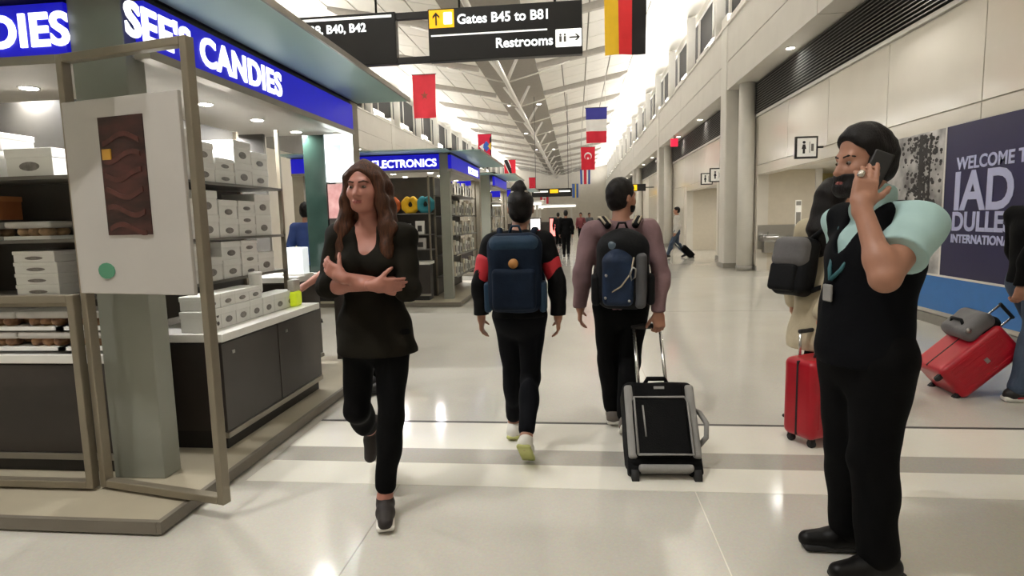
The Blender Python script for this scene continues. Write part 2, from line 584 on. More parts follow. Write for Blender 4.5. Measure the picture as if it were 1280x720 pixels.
# fill downlights added under the ceiling spine to brighten floor and people
for y in ribs[1:13:2]:
    for x in (-3.35, -1.85):
        t = empty('added_spine_light', (x, y + 2.4, ZB), 0, ceil)
        bm = bmesh.new()
        for r0, z0, r1, z1 in ((.125, 0, .125, -.10), (.125, -.10, .115, -.10)):
            ra = [bm.verts.new((r0 * math.cos(a), r0 * math.sin(a), z0)) for a in [k * math.pi / 10 for k in range(20)]]
            rb = [bm.verts.new((r1 * math.cos(a), r1 * math.sin(a), z1)) for a in [k * math.pi / 10 for k in range(20)]]
            for k in range(20): bm.faces.new((ra[k], ra[(k + 1) % 20], rb[(k + 1) % 20], rb[k]))
        bmesh.ops.remove_doubles(bm, verts=bm.verts, dist=1e-5)
        link('fill_can', done(bm, False), m_band, t)  # spine-coloured can, shaped to hide the added lamp's lens
        bm = bmesh.new()
        ra = [bm.verts.new((.115 * math.cos(k * math.pi / 10), .115 * math.sin(k * math.pi / 10), -.10)) for k in range(20)]
        rb = [bm.verts.new((.115 * math.cos(k * math.pi / 10), .115 * math.sin(k * math.pi / 10), -.01)) for k in range(20)]
        for k in range(20): bm.faces.new((ra[k], ra[(k + 1) % 20], rb[(k + 1) % 20], rb[k]))
        link('fill_baffle', done(bm, False), m_baffle, t)
        tube('lens', [(0, 0, -.02), (0, 0, -.005)], .09, m_lamp, t, 20)
        area('lamp_light', (0, 0, -.03), (0, 0, 0), .14, .14, SPINE_FILL_W, t)
# downlights added under the fascia soffit to light the side walls
y = 4.0
while y < 60:
    for sgn, W in ((1, wall_r), (-1, wall_l)):
        x = CX + sgn * (4.2 - CX)
        if sgn < 0 and y > 40: continue
        t = empty('added_soffit_light', (x, y, 4.66), 0, W)
        tube('trim_ring', [(0, 0, -.015), (0, 0, .005)], .1, m_white, t, 20)
        tube('lens', [(0, 0, -.02), (0, 0, -.01)], .08, m_lamp, t, 20)
        area('lamp_light', (0, 0, -.03), (0, 0, 0), .15, .15, SOFFIT_W, t, spread=140)
    y += 4.37
# ================================================================ SIGNS, BANNER, FLAGS
m_signblk = mat('sign_black', '191817', .35, var=.05)
m_signtxt = mat('sign_text_lit', 'eef2f2', .5, emit=1.0)
m_signyel = mat('sign_yellow_lit', 'f5bd12', .5, emit=.75)
m_signwht = mat('sign_white_lit', 'f4f4ef', .5, emit=.8)
m_rail = mat('sign_rail', '2a2726', .4)

sg = empty('hanging_direction_sign', (0, 6.5, 0))
tag(sg, 'black overhead direction sign for gates and restrooms hanging across the concourse', 'sign')
def arrow(name, cx, cz, s, up, M, parent, y):
    bm = bmesh.new()
    pts = [(-.06, -.5), (.06, -.5), (.06, .25), (.28, .02), (.28, .2), (0, .5), (-.28, .2), (-.28, .02), (-.06, .25)]
    if not up: pts = [(b, -a) for a, b in pts]
    bm_poly(bm, [(cx + a * s, y, cz + b * s) for a, b in pts], (0, -.006, 0))
    return link(name, done(bm), M, parent)
zt, zb = 3.655, 3.125
pn = box('sign_panel', -1.53, .08, -.05, .05, zb, zt, m_signblk, sg, bev=.008)
box('divider_line', -1.50, -.28, -.056, -.05, 3.375, 3.39, m_signwht, pn)
box('yellow_field', -1.515, -1.25, -.056, -.05, 3.46, 3.64, m_signyel, pn)
arrow('up_arrow', -1.44, 3.55, .13, True, m_signblk, pn, -.056)
box('pale_square', -1.36, -1.27, -.06, -.056, 3.49, 3.61, m_signwht, pn, bev=.01)
link('lettering', T['gates1'], m_signtxt, pn, (-1.22, -.053, 3.49), (R(90), 0, 0))
link('lettering', T['rest'], m_signtxt, pn, (-.22, -.053, 3.23), (R(90), 0, 0))
box('pictogram_field', -.195, .07, -.056, -.05, 3.20, 3.375, m_signwht, pn, bev=.008)
arrow('right_arrow', .0, 3.29, .11, False, m_signblk, pn, -.056)
for dx in (-.145, -.10):
    bm = bmesh.new()
    bm_poly(bm, [(dx - .012, -.056, 3.25), (dx + .012, -.056, 3.25), (dx + .012, -.056, 3.305), (dx - .012, -.056, 3.305)], (0, -.004, 0))
    bm_tube(bm, [(dx, -.06, 3.32), (dx, -.056, 3.32)], .011, 10)
    link('restroom_figure', done(bm), m_louv, pn)
p2_ = box('sign_panel', -3.6, -1.88, -.05, .05, zb, zt, m_signblk, sg, bev=.008)
box('light_strip', -3.58, -1.92, -.056, -.05, 3.60, 3.625, m_signwht, p2_)
link('lettering', T['gates2'], m_signtxt, p2_, (-2.20, -.053, 3.47), (R(90), 0, 0))
box('joining_rail', -1.88, -1.53, -.03, .03, 3.58, 3.645, m_rail, sg)
box('joining_rail', -1.88, -1.53, -.03, .03, 3.13, 3.19, m_rail, sg)
for x in (-3.3, -2.1, -1.2, -.2):
    tube('hanger_rod', [(x, 0, zt - .01), (x, 0, 7.3 + max(0, (x + 1.5)) * .19)], .012, m_rail, sg, 8)

fs = empty('direction_sign', (0, 30, 0))
tag(fs, 'small black direction sign with yellow end hanging far down the concourse', 'sign')
box('sign_panel', -2.2, -.22, -.05, .05, 2.50, 2.90, m_signblk, fs)
box('yellow_field', -1.30, -.9, -.06, -.05, 2.68, 2.86, m_signyel, fs)
box('text_strip', -.85, -.3, -.06, -.05, 2.72, 2.80, m_signwht, fs)
box('text_strip', -2.1, -1.4, -.06, -.05, 2.72, 2.80, m_signwht, fs)
for x in (-2.0, -.4):
    tube('hanger_rod', [(x, 0, 2.9), (x, 0, 7.4)], .012, m_rail, fs, 6)

# banner on the right wall: photo strip + dark field + blue dado
m_navy = mat('banner_navy', '1d1a48', .35, var=.04)
m_bantxt = mat('banner_text', 'b9bde0', .5, var=.03)
m_dado = mat('banner_blue_dado', '2a70b8', .35, var=.04)
m_bsky = mat('banner_photo_sky', '8d8a88', .4, var=.5, scale=3.0, col2='d8d6d4')
m_btree = mat('banner_photo_tree', '2b2826', .5, var=.3)
bn = empty('welcome_banner', (4.475, 0, 0))
tag(bn, 'large navy wall banner with pale welcome lettering and blue lower band', 'banner')
box('navy_field', -.03, -.001, 2.4, 7.90, .64, 2.42, m_navy, bn)
box('white_edging', -.034, -.001, 7.90, 7.93, .64, 2.42, m_white, bn)
box('white_edging', -.034, -.001, 2.4, 9.4, .615, .64, m_white, bn)
ph = box('photo_strip', -.03, -.001, 7.93, 9.4, .64, 2.42, m_bsky, bn)
bm = bmesh.new()
for (y, r, tilt) in ((8.42, .05, .03), (8.25, .022, -.02)):
    bm_poly(bm, [(-.034, y - r, .66), (-.034, y + r, .66), (-.034, y + r * .6 + tilt, 2.4), (-.034, y - r * .6 + tilt, 2.4)], (.004, 0, 0))
link('tree_trunk', done(bm), m_btree, ph)
bm = bmesh.new()
for i in range(420):
    y = random.gauss(8.40, .06 + .22 * random.random()); z = random.uniform(1.45, 2.38); y = min(9.3, max(8.0, y)); s = random.uniform(.012, .04)
    a0 = random.uniform(0, 6.28)
    bm_poly(bm, [(-.032 - i * 8e-6, y + s * math.cos(a0 + t), z + s * .8 * math.sin(a0 + t)) for t in (0, 1.2, 2.4, 3.6, 4.9)], (-.001, 0, 0))
tag(link('tree_leaves', done(bm), m_btree, ph), kind='stuff')
RB = (R(90), 0, R(-90))
for key, y, z in (('welcome', 7.68, 1.90), ('iad', 7.72, 1.44), ('dulles', 7.72, 1.195), ('inter', 7.72, 1.05)):
    link('lettering', T[key], m_bantxt, bn, (-.032, y, z), RB)
box('blue_dado', -.03, -.001, 2.4, 9.4, .19, .615, m_dado, bn)

# restroom blade signs facing up and down the concourse
m_frame = mat('blade_frame_black', '24211f', .4)
m_face = mat('blade_face', 'e6e3da', .5, emit=.25)
def blade(loc, label, s=.4):
    t = empty('restroom_sign', loc)
    tag(t, label, 'sign', 'restroom blade signs')
    box('sign_frame', -s / 2, s / 2, -.03, .03, -s / 2, s / 2, m_frame, t, bev=.01)
    f = box('sign_face', -s / 2 + .035, s / 2 - .035, -.036, .036, -s / 2 + .035, s / 2 - .035, m_face, t)
    bm = bmesh.new()
    bm_tube(bm, [(-.05, -.042, .09), (-.05, -.036, .09)], .026, 12)
    bm_poly(bm, [(-.09, -.037, -.03), (-.01, -.037, -.03), (-.03, -.037, .055), (-.07, -.037, .055)], (0, -.004, 0))
    bm_poly(bm, [(-.07, -.037, -.11), (-.03, -.037, -.11), (-.03, -.037, -.03), (-.07, -.037, -.03)], (0, -.004, 0))
    link('pictogram', done(bm), m_frame, f)
    bm = bmesh.new()
    bm_poly(bm, [(.045, -.037, -.10), (.055, -.037, -.10), (.055, -.037, .10), (.045, -.037, .10)], (0, -.003, 0))
    bm_poly(bm, [(.075, -.037, -.07), (.12, -.037, -.07), (.12, -.037, .06), (.075, -.037, .06)], (0, -.003, 0))
    link('side_mark', done(bm), m_louv, f)
    tube('bracket', [(s / 2 - .02, 0, 0), (4.48 - loc[0], 0, 0)], .02, m_frame, t)
    return t
blade((4.18, 11.7, 2.62), 'square black framed restroom sign beside the head of the man on the phone')
blade((4.22, 20.4, 2.60), 'square black framed restroom sign left of the white pier', .38)
blade((4.20, 18.9, 2.62), 'square black framed restroom sign half hidden behind the white pier', .42)

ex = empty('red_ceiling_sign', (3.96, 25.4, 4.42))
tag(ex, 'small red illuminated sign hanging below the right fascia', 'sign')
m_red_l = mat('red_light', 'e8203c', .4, emit=1.2)
box('sign_body', -.14, .14, -.06, .06, -.2, .1, m_red_l, ex, bev=.015)
tube('stem', [(0, 0, .09), (0, 0, .26)], .02, m_frame, ex)

# drinking fountain on the recess end wall
df = empty('drinking_fountain', (4.95, 15.68, 0))
tag(df, 'two-level steel drinking fountain on the recess wall left of the man on the phone', 'fountain')
for dx, z in ((-.22, .82), (.24, .72)):
    b_ = sdf('basin', [B((dx, -.22, z), (.2, .22, .09), .06), E((dx, -.24, z + .12), (.15, .15, .07), .02, neg=True)], .012, m_steel, df)
    tube('spout', [(dx, -.08, z + .08), (dx, -.08, z + .15), (dx, -.14, z + .16)], .012, m_steel, b_, 8)
    box('pedestal', dx - .12, dx + .12, -.2, -.005, z - .35, z - .07, m_steel, df, bev=.01)
box('back_plate', -.44, .46, -.012, 0, .55, 1.15, m_steel, df)
vsn = empty('slim_wall_sign', (5.46, 15.68, 0))
tag(vsn, 'slim vertical notice sign on the recess wall beside the drinking fountain', 'sign')
box('sign_board', -.07, .07, -.02, 0, .9, 1.75, m_face, vsn)
box('dark_panel', -.055, .055, -.026, -.02, 1.15, 1.45, m_skirt, vsn)
box('dark_panel', -.055, .055, -.026, -.02, 1.62, 1.72, m_skirt, vsn)

# ---- flags
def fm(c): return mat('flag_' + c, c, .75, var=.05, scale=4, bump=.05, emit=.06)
def flag(y, x0, x1, z0, z1, label, pieces, rz=0., wave=.035):
    """pieces: (name, colour, polygon in u,v 0..1) or grids (u0,u1,v0,v1); v=0 at the bottom"""
    W_, H_ = x1 - x0, z1 - z0
    t = empty('national_flag', ((x0 + x1) / 2, y, z0), rz)
    tag(t, label, 'flag', 'flags hanging from the concourse ceiling')
    ph_ = random.uniform(0, 6)
    def P(u, v, e=0.):
        return ((u - .5) * W_ * (1 - .05 * (1 - v)), wave * math.sin(u * 7 + ph_ + v * 1.5) * (1.15 - v) - e, v * H_)
    for i, (nm, c, g) in enumerate(pieces):
        bm = bmesh.new()
        if isinstance(g[0], (int, float)):
            u0, u1, v0, v1 = g
            nu, nv = 8, 8
            for s_, e_ in ((1, .0), (-1, -.004)):
                vv = [[bm.verts.new(P(u0 + (u1 - u0) * a / nu, v0 + (v1 - v0) * b / nv, e_)) for b in range(nv + 1)] for a in range(nu + 1)]
                for a in range(nu):
                    for b in range(nv):
                        q = (vv[a][b], vv[a + 1][b], vv[a + 1][b + 1], vv[a][b + 1])
                        bm.faces.new(q if s_ > 0 else q[::-1])
        else:
            for e_ in (.004 + .002 * i, -.008 - .002 * i):
                bm.faces.new([bm.verts.new(P(u, v, e_)) for u, v in g])
        me = bpy.data.meshes.new('flag')
        bm.to_mesh(me); bm.free()
        me.polygons.foreach_set('use_smooth', [True] * len(me.polygons))
        link(nm, me, fm(c), t)
    tube('flag_rod', [(-W_ / 2 - .03, 0, H_), (W_ / 2 + .03, 0, H_)], .014, m_rail, t, 8)
    xc = (x0 + x1) / 2
    zc = ZB + max(0, abs(xc - CX) - 1.1) * .195
    for s_ in (-1, 1):
        tube('hanging_cord', [(s_ * W_ * .42, 0, H_), (s_ * W_ * .42, 0, zc - z0)], .006, m_white, t, 6)
def star(cx, cy, r, n=5, ri=.4, asp=1.6, rot=90):
    return [(cx + (r if k % 2 == 0 else r * ri) * math.cos(R(rot + 180 / n * k)), cy + (r if k % 2 == 0 else r * ri) * math.sin(R(rot + 180 / n * k)) / asp) for k in range(2 * n)]
def crescent(cx, cy, r, asp):
    a = [(cx + r * math.cos(R(t)), cy + r * math.sin(R(t)) / asp) for t in range(-150 + 90, 151 + 90, 15)]
    b = [(cx + .80 * r * math.cos(R(t)), cy - .22 * r / asp + .80 * r * math.sin(R(t)) / asp) for t in range(150 + 90 - 8, -151 + 90 + 8, -15)]
    return a + b
tri3 = lambda a, b, c: [('stripe', a, (0, 1 / 3, 0, 1)), ('stripe', b, (1 / 3, 2 / 3, 0, 1)), ('stripe', c, (2 / 3, 1, 0, 1))]
flag(12.5, .576, 1.41, 4.63, 6.1, 'yellow, red and black striped flag hanging right of the gate sign', tri3('e2b51e', 'dc2a2e', '191516'), R(4))
flag(22, -5.88, -5.02, 5.19, 6.73, 'plain red flag with a faint green star hanging left of the ceiling spine',
     [('field', 'd2303e', (0, 1, 0, 1)), ('star_emblem', '8f4a38', star(.5, .52, .17))])
flag(25, .405, 1.256, 4.43, 5.82, 'blue, white and red horizontally striped flag above the far red flag',
     [('stripe', '3c3c98', (0, 1, 2 / 3, 1)), ('stripe', 'ebe8e4', (0, 1, 1 / 3, 2 / 3)), ('stripe', 'd22238', (0, 1, 0, 1 / 3))])
flag(37.5, .293, 1.15, 4.33, 5.70, 'red flag with white crescent and star hanging on the right',
     [('field', 'da2038', (0, 1, 0, 1)), ('crescent', 'f2ecea', crescent(.5, .60, .27, 1.6)), ('star_emblem', 'f2ecea', star(.5, .50, .11))])
flag(35, -5.63, -4.83, 4.97, 6.36, 'red flag with a white, blue and black sun wedge hanging on the left',
     [('field', 'd21c40', (0, 1, 0, 1)), ('black_wedge', '1c1a22', [(1, .98), (.62, .5), (1, .02)]), ('blue_wedge', '3a66c0', [(.62, .72), (.3, .5), (.62, .28), (.8, .4), (.8, .6)]), ('white_wedge', 'eee8ea', [(.42, .62), (.08, .5), (.42, .3)]), ('yellow_wedge', 'e6c23c', [(.95, .66), (.72, .5), (.95, .34)])])
flag(44, -5.2, -4.36, 4.33, 5.73, 'red flag crossed by a white edged black diagonal hanging on the left',
     [('field', 'd21f33', (0, 1, 0, 1)), ('white_band', 'ece8e6', [(0, 1), (.36, 1), (1, .15), (1, 0), (.64, 0), (0, .85)]), ('black_band', '1a1718', [(.07, 1), (.29, 1), (1, .06), (1, 0), (.71, 0), (0, .94)])])
flag(50, .306, 1.135, 4.14, 5.33, 'blue, white and red vertically striped flag behind the crescent flag',
     [('stripe', '3b4f9c', (0, .2, 0, 1)), ('stripe', 'ecebe8', (.2, .36, 0, 1)), ('stripe', 'd0283c', (.36, .64, 0, 1)), ('stripe', 'ecebe8', (.64, .8, 0, 1)), ('stripe', '3b4f9c', (.8, 1, 0, 1))])
flag(57, -4.43, -3.78, 3.93, 5.29, 'small red flag far down the left row of flags', [('field', 'd0243a', (0, 1, 0, 1)), ('white_panel', 'ece8e6', (.4, .62, .3, .6))])
flag(65, -3.89, -2.97, 2.97, 4.02, 'red and white flag farthest down the left row',
     [('stripe', 'cf3042', (0, .27, 0, 1)), ('stripe', 'ece9e5', (.27, .73, 0, 1)), ('stripe', 'cf3042', (.73, 1, 0, 1)), ('leaf_emblem', 'cf3042', star(.5, .5, .18, 6, .5))])
flag(62, -.44, .2, 3.46, 4.85, 'blue and yellow flag farthest down the right row', [('stripe', '4a6cb4', (0, .45, 0, 1)), ('stripe', 'e5cf54', (.45, .65, 0, 1)), ('stripe', '4a6cb4', (.65, 1, 0, 1))])

# ================================================================ KIOSKS
m_plat = mat('kiosk_platform_stone', 'a9a08c', .45, var=.05, scale=4)
m_platside = mat('kiosk_platform_edge', '726b60', .45, var=.05)
m_kpil = mat('kiosk_pillar_grey_green', '8d8f85', .4, var=.05, scale=3)
m_kpil2 = mat('kiosk_post_tan', '9b9384', .45, var=.05)
m_blue = mat('kiosk_sign_blue', '1512b8', .4, var=.03, emit=.55)
m_let = mat('kiosk_letter_white', 'f3f4fa', .5, emit=1.3)
m_klamp = mat('kiosk_lamp_white', 'fffaf0', .5, emit=22.)
m_kceil = mat('kiosk_ceiling', 'a9a59e', .6, var=.03)
m_glass_t = mat('canopy_teal_glass', 'b4d0c8', .4, var=.05, trans=.75, scale=2)
m_trim = mat('kiosk_trim_metal', 'a39d92', .35, metal=.7, var=.05)
m_gate = mat('gate_frame_metal', '8d8474', .38, metal=.45, var=.05)
m_ctop = mat('counter_top_white', 'e8e6e0', .25, var=.03)
m_cpanel = mat('counter_panel_dark', '332d29', .35, var=.12, scale=5)
m_kick = mat('counter_kick', '1f1d1b', .5)
m_shelf = mat('shelf_board_grey', '6b6862', .4)
m_rackback = mat('rack_back_dark', '4b4843', .6)
m_lb = mat('lightbox_white', 'eef8fb', .5, emit=2.2)

def kiosk(yf, yb, name, label, text, left=-5.04, sub=1.0, pil=(-2.58, -2.28)):
    """yf near face, yb far face; aisle side at x = -2.14"""
    k = empty(name, (-3.6, (yf + yb) / 2, 0))
    tag(k, label, 'kiosk', 'retail kiosks along the concourse')
    ox, oy = -3.6, (yf + yb) / 2
    def b(n, x0, x1, y0, y1, z0, z1, M, p=None, bev=0.):
        return box(n, x0 - ox, x1 - ox, y0 - oy, y1 - oy, z0, z1, M, p or k, bev)
    b('platform', left - .2, -1.99, yf - .42, yb + .2, .0, .07, m_plat, bev=.004)
    b('platform_edge', -1.992, -1.965, yf - .445, yb + .2, .012, .072, m_platside)
    b('platform_edge', left - .2, -1.99, yf - .447, yf - .42, .012, .072, m_platside)
    b('pillar', pil[0], pil[1], yf + .02, yf + .16, .07, 2.62, m_kpil, bev=.006)
    b('post', -2.34, -2.15, yb - .02, yb + .17, .07, 2.62, m_kpil2, bev=.006)
    b('post', left, left + .2, yf + .02, yf + .22, .07, 2.62, m_kpil2)
    b('post', left, left + .2, yb - .02, yb + .17, .07, 2.62, m_kpil2)
    s = b('sign_board', -2.20, -2.14, yf + .0, yb, 2.345, 2.58, m_blue)
    b('sign_trim', -2.215, -2.13, yf + .0, yb, 2.30, 2.345, m_trim)
    b('sign_trim', -2.20, -2.15, yf + .0, yb + .17, 2.58, 2.61, m_kick)
    s2 = b('sign_board', left, pil[0], yf + .0, yf + .06, 2.345, 2.60, m_blue)
    b('sign_trim', left, pil[0], yf - .01, yf + .075, 2.30, 2.345, m_trim)
    if text:
        link('lettering', T[text], m_let, s, (-2.139 - ox, (3.56 if text == 'candies' else yb - .25) - oy, 2.385), (R(90), 0, R(90)))
    if text:
        link('lettering', T[text], m_let, s2, ((-3.33 if text == 'candies' else -2.40) - ox, yf - .003 - oy, 2.395), (R(90), 0, 0))
    b('kiosk_ceiling', left + .05, -2.2, yf + .07, yb + .1, 2.33, 2.37, m_kceil)
    b('kiosk_roof', left - .05, -2.12, yf - .05, yb + .22, 2.62, 2.69, m_kick)
    b('canopy', -2.13, -1.60, yf - .15, yb + .12, 2.615, 2.635, m_glass_t)
    b('canopy', left, -2.13, yf - .5, yf - .05, 2.615, 2.635, m_glass_t)
    b('canopy_edge', -1.61, -1.595, yf - .15, yb + .12, 2.605, 2.645, m_trim)
    n = 4 if yf < 14 else 2
    for i in range(n):
        for j, xx in enumerate((-2.65, -3.35, -4.2)):
            d = empty('downlight', (xx - ox, yf + .55 + (yb - yf - .7) * i / max(1, n - 1) - oy, 2.33), 0, k)
            tube('trim_ring', [(0, 0, -.006), (0, 0, .004)], .06, m_white, d, 14)
            tube('lens', [(0, 0, -.009), (0, 0, -.004)], .048, m_klamp, d, 14)
            area('lamp_light', (0, 0, -.015), (0, 0, 0), .085, .085, KIOSK_W * sub / (3 * n), d, col=(1, .985, .96), spread=165)
    return k, b

def counter(name, label, x0, x1, y0, y1, ztop, sidex=True, group=None, seams=2, parent=None):
    """dark-fronted display counter on the kiosk platform, pale top"""
    t = empty(name, ((x0 + x1) / 2, (y0 + y1) / 2, .07))
    tag(t, label, 'counter', group)
    ox, oy, oz = (x0 + x1) / 2, (y0 + y1) / 2, .07
    def b(n, a0, a1, b0, b1, c0, c1, M, bev=0.): return box(n, a0 - ox, a1 - ox, b0 - oy, b1 - oy, c0 - oz, c1 - oz, M, t, bev)
    b('counter_top', x0, x1, y0, y1, ztop - .05, ztop, m_ctop, .004)
    b('kick', x0 + .03, x1 - .04, y0 + .04, y1 - .02, .07, .15, m_kick)
    b('body', x0 + .02, x1 - .03, y0 + .03, y1 - .02, .15, ztop - .05, m_kick)
    if sidex:
        for i in range(seams):
            a = y0 + .005 + (y1 - y0) * i / seams; c = y0 - .005 + (y1 - y0) * (i + 1) / seams
            p = b('front_panel', x1 - .03, x1 - .012, a, c, .19, ztop - .06, m_cpanel, .003)
            l = box('lock', x1 - .014 - ox, x1 - .006 - ox, a + .1 - oy, a + .13 - oy, ztop - .14 - oz, ztop - .12 - oz, m_steel, p)
        b('bottom_trim', x1 - .03, x1 - .004, y0, y1, .15, .185, m_trim)
        b('front_panel', x0 + .03, x1 - .03, y0 + .012, y0 + .03, .19, ztop - .06, m_cpanel)
    else:
        for i in range(seams):
            a = x0 + .005 + (x1 - x0) * i / seams; c = x0 - .005 + (x1 - x0) * (i + 1) / seams
            b('front_panel', a, c, y0 + .012, y0 + .03, .19, ztop - .06, m_cpanel, .003)
        b('bottom_trim', x0, x1, y0 + .004, y0 + .03, .15, .185, m_trim)
    return t

def rack(name, label, x0, x1, y0, y1, tiers, back, M=m_shelf, group=None, top=2.25, thick=.02, z0=.07):
    """open shelf rack; back = '+y', '-x' or None tells which side the back panel is on"""
    t = empty(name, ((x0 + x1) / 2, (y0 + y1) / 2, 0))
    tag(t, label, 'shelf', group)
    ox, oy = (x0 + x1) / 2, (y0 + y1) / 2
    def b(n, a0, a1, b0, b1, c0, c1, MM, bev=0.): return box(n, a0 - ox, a1 - ox, b0 - oy, b1 - oy, c0, c1, MM, t, bev)
    for z in tiers:
        b('shelf_board', x0, x1, y0, y1, z - thick, z, M)
    if back == '-x':
        b('back_panel', x0 - .02, x0, y0, y1, z0, top, m_rackback)
        for y in (y0, y1 - .03): b('upright', x0, x0 + .03, y, y + .03, z0, top, m_gate)
        b('upright', x1 - .03, x1, y1 - .03, y1, z0, top, m_gate)
    elif back == '+y':
        b('back_panel', x0, x1, y1, y1 + .02, z0, top, m_rackback)
        for x in (x0, x1 - .03): b('upright', x, x + .03, y0, y0 + .03, z0, top, m_gate)
    return t

# ---- kiosk of candy boxes (nearest, left)
ka, _b = kiosk(2.93, 5.75, 'candy_kiosk', 'nearest kiosk on the left selling white boxes of candy under a blue sign', 'candies', sub=1.6)
ox, oy = -3.6, (2.93 + 5.75) / 2
lb = _b('lightbox', -2.40, -2.15, 5.66, 5.74, 1.85, 2.30, m_lb)
m_mint = mat('lightbox_print', 'b5dcd8', .5, emit=.9)
_b('lightbox_print', -2.34, -2.24, 5.655, 5.66, 2.02, 2.2, m_mint, lb)
m_pink = mat('poster_pink', 'd8a7a2', .5, var=.5, scale=14, col2='7d4442', emit=.4)
_b('candy_poster', -2.40, -2.15, 5.67, 5.72, 1.50, 1.83, m_pink)
_b('lower_panel', -2.40, -2.15, 5.67, 5.72, .1, 1.49, m_cpanel)
_b('end_panel', -5.0, -3.02, 5.66, 5.70, .07, 2.33, m_rackback)
m_dg = mat('dark_green_glass', '24352f', .15, var=.1)
_b('side_pane', -2.62, -2.41, 5.66, 5.70, .8, 2.30, m_dg)
counter('display_counter', 'dark fronted counter with pale top along the aisle side of the candy kiosk', -2.72, -2.14, 3.36, 4.75, .80, True, seams=2)
counter('display_counter', 'dark fronted counter with cream top along the near face of the candy kiosk', -4.95, -2.60, 2.99, 3.36, .76, False, seams=2)
counter('cash_counter', 'small counter inside the far end of the candy kiosk', -3.2, -2.5, 5.1, 5.6, .98, True, seams=1)
TI = (1.07, 1.37, 1.76)
rack('display_shelf', 'open shelf rack of white boxes facing the aisle in the candy kiosk', -2.92, -2.52, 3.56, 5.0, TI, '-x', z0=.80)
rack('display_shelf', 'open shelf rack of boxes and trays facing the near side of the candy kiosk', -4.9, -2.66, 3.14, 3.50, (1.07, 1.40, 1.76), '+y', z0=.76)

# gate leaves in front of the near face
m_board = mat('poster_board', 'bab6b1', .45, var=.04, scale=3)
m_choc = mat('poster_chocolate', '24100f', .4, var=.4, scale=9, stretch=(.6, 1, 2.2), col2='4a2622')
def leaf(name, label, a, b2, z0, z1, bars):
    t = empty(name, (a[0], a[1], 0))
    tag(t, label, 'gate')
    d = Vector((b2[0] - a[0], b2[1] - a[1], 0))
    L = d.length
    t.rotation_euler = (0, 0, math.atan2(d.y, d.x))
    w_ = .04
    box('left_stile', 0, w_, -.025, .025, z0, z1, m_gate, t, .005)
    box('right_stile', L - w_, L, -.025, .025, z0, z1, m_gate, t, .005)
    box('top_rail', w_, L - w_, -.025, .025, z1 - w_, z1, m_gate, t, .005)
    box('bottom_rail', w_, L - w_, -.025, .025, z0, z0 + w_, m_gate, t, .005)
    for z in bars: box('middle_rail', w_, L - w_, -.012, .012, z, z + .025, m_gate, t)
    return t, L
g1, L1 = leaf('gate_leaf', 'metal framed gate leaf carrying the chocolate poster at the kiosk corner', (-2.54, 2.83), (-1.735, 2.66), .085, 2.31, ())
g2, L2 = leaf('gate_leaf', 'metal framed gate leaf standing along the near face of the candy kiosk', (-3.85, 2.80), (-2.56, 2.80), .085, 1.12, (1.06,))
pb = empty('chocolate_poster', (-2.54, 2.83, 0), g1.rotation_euler.z)
tag(pb, 'white poster board with a dark chocolate picture hanging on the gate leaf', 'poster')
box('board', .045, L1 - .045, -.05, -.028, 1.13, 2.07, m_board, pb, .004)
pic = box('picture', .28, .56, -.055, -.05, 1.42, 1.98, m_choc, pb)
m_gold = mat('poster_gold', 'b98a35', .4)
m_rib_ = mat('poster_chocolate_light', '4f2a24', .4, var=.3, scale=20)
for i in range(6):
    bm = bmesh.new()
    z = 1.45 + i * .085
    bm_poly(bm, [(.30 + .23 * t, -.055, z + .022 * math.sin(t * 5 + i) + .012) for t in [q / 10 for q in range(11)]] + [(.30 + .23 * t, -.055, z + .022 * math.sin(t * 5 + i) - .012) for t in [q / 10 for q in range(10, -1, -1)]], (0, -.003, 0))
    link('chocolate_ridge', done(bm), m_rib_, pic)
box('gold_seal', .295, .35, -.06, -.055, 1.78, 1.83, m_gold, pic)
m_grn = mat('poster_green', '4f8a6c', .5)
bm = bmesh.new()
bm_poly(bm, [(.24 + .055 * math.cos(t * .5), -.05, 1.245 + .04 * math.sin(t * .5)) for t in range(13)], (0, -.004, 0))
link('green_logo', done(bm), m_grn, pb)

# ---- stock: white boxes with lids
m_wbox = mat('white_card', 'efeeea', .55, var=.03)
m_wlid = mat('white_card_lid', 'f1f0ec', .5, var=.02)
m_print = mat('box_print_grey', '85807c', .5, var=.3, scale=40)
m_printd = mat('box_print_dark', '57504d', .5, var=.4, scale=60)
def candy_box(w_, d_, h_, face='x'):
    """face: side that carries the print"""
    bm = bmesh.new(); bm_box(bm, -w_ / 2, w_ / 2, -d_ / 2, d_ / 2, 0, h_ * .72, .003)
    o = link('candy_box', done(bm), m_wbox)
    bm = bmesh.new(); bm_box(bm, -w_ / 2 - .004, w_ / 2 + .004, -d_ / 2 - .004, d_ / 2 + .004, h_ * .66, h_, .004)
    link('lid', done(bm), m_wlid, o)
    bm = bmesh.new()
    n = 14
    if face == 'x': pts = [(w_ / 2 + .001, d_ * .22 * math.cos(t * 6.283 / n), h_ * .36 + h_ * .16 * math.sin(t * 6.283 / n)) for t in range(n)]; e = (.0015, 0, 0)
    else: pts = [(w_ * .22 * math.cos(t * 6.283 / n), -d_ / 2 - .001, h_ * .36 + h_ * .16 * math.sin(t * 6.283 / n)) for t in range(n)]; e = (0, -.0015, 0)
    bm_poly(bm, pts, e)
    link('oval_print', done(bm), m_print, o)
    return o
ORD = ['first', 'second', 'third', 'fourth', 'fifth', 'sixth', 'seventh', 'eighth', 'ninth']
LEV = ['bottom', 'second', 'third', 'fourth']
protos = {}
def put_box(key, dims, face, loc, label, group, rz=0.):
    if key not in protos:
        o = candy_box(*dims, face); protos[key] = o
    else:
        o = copy_tree(protos[key])
    o.location = loc
    o.rotation_euler = (0, 0, rz + random.uniform(-.03, .03))
    tag(o, label, 'box', group)
    return o
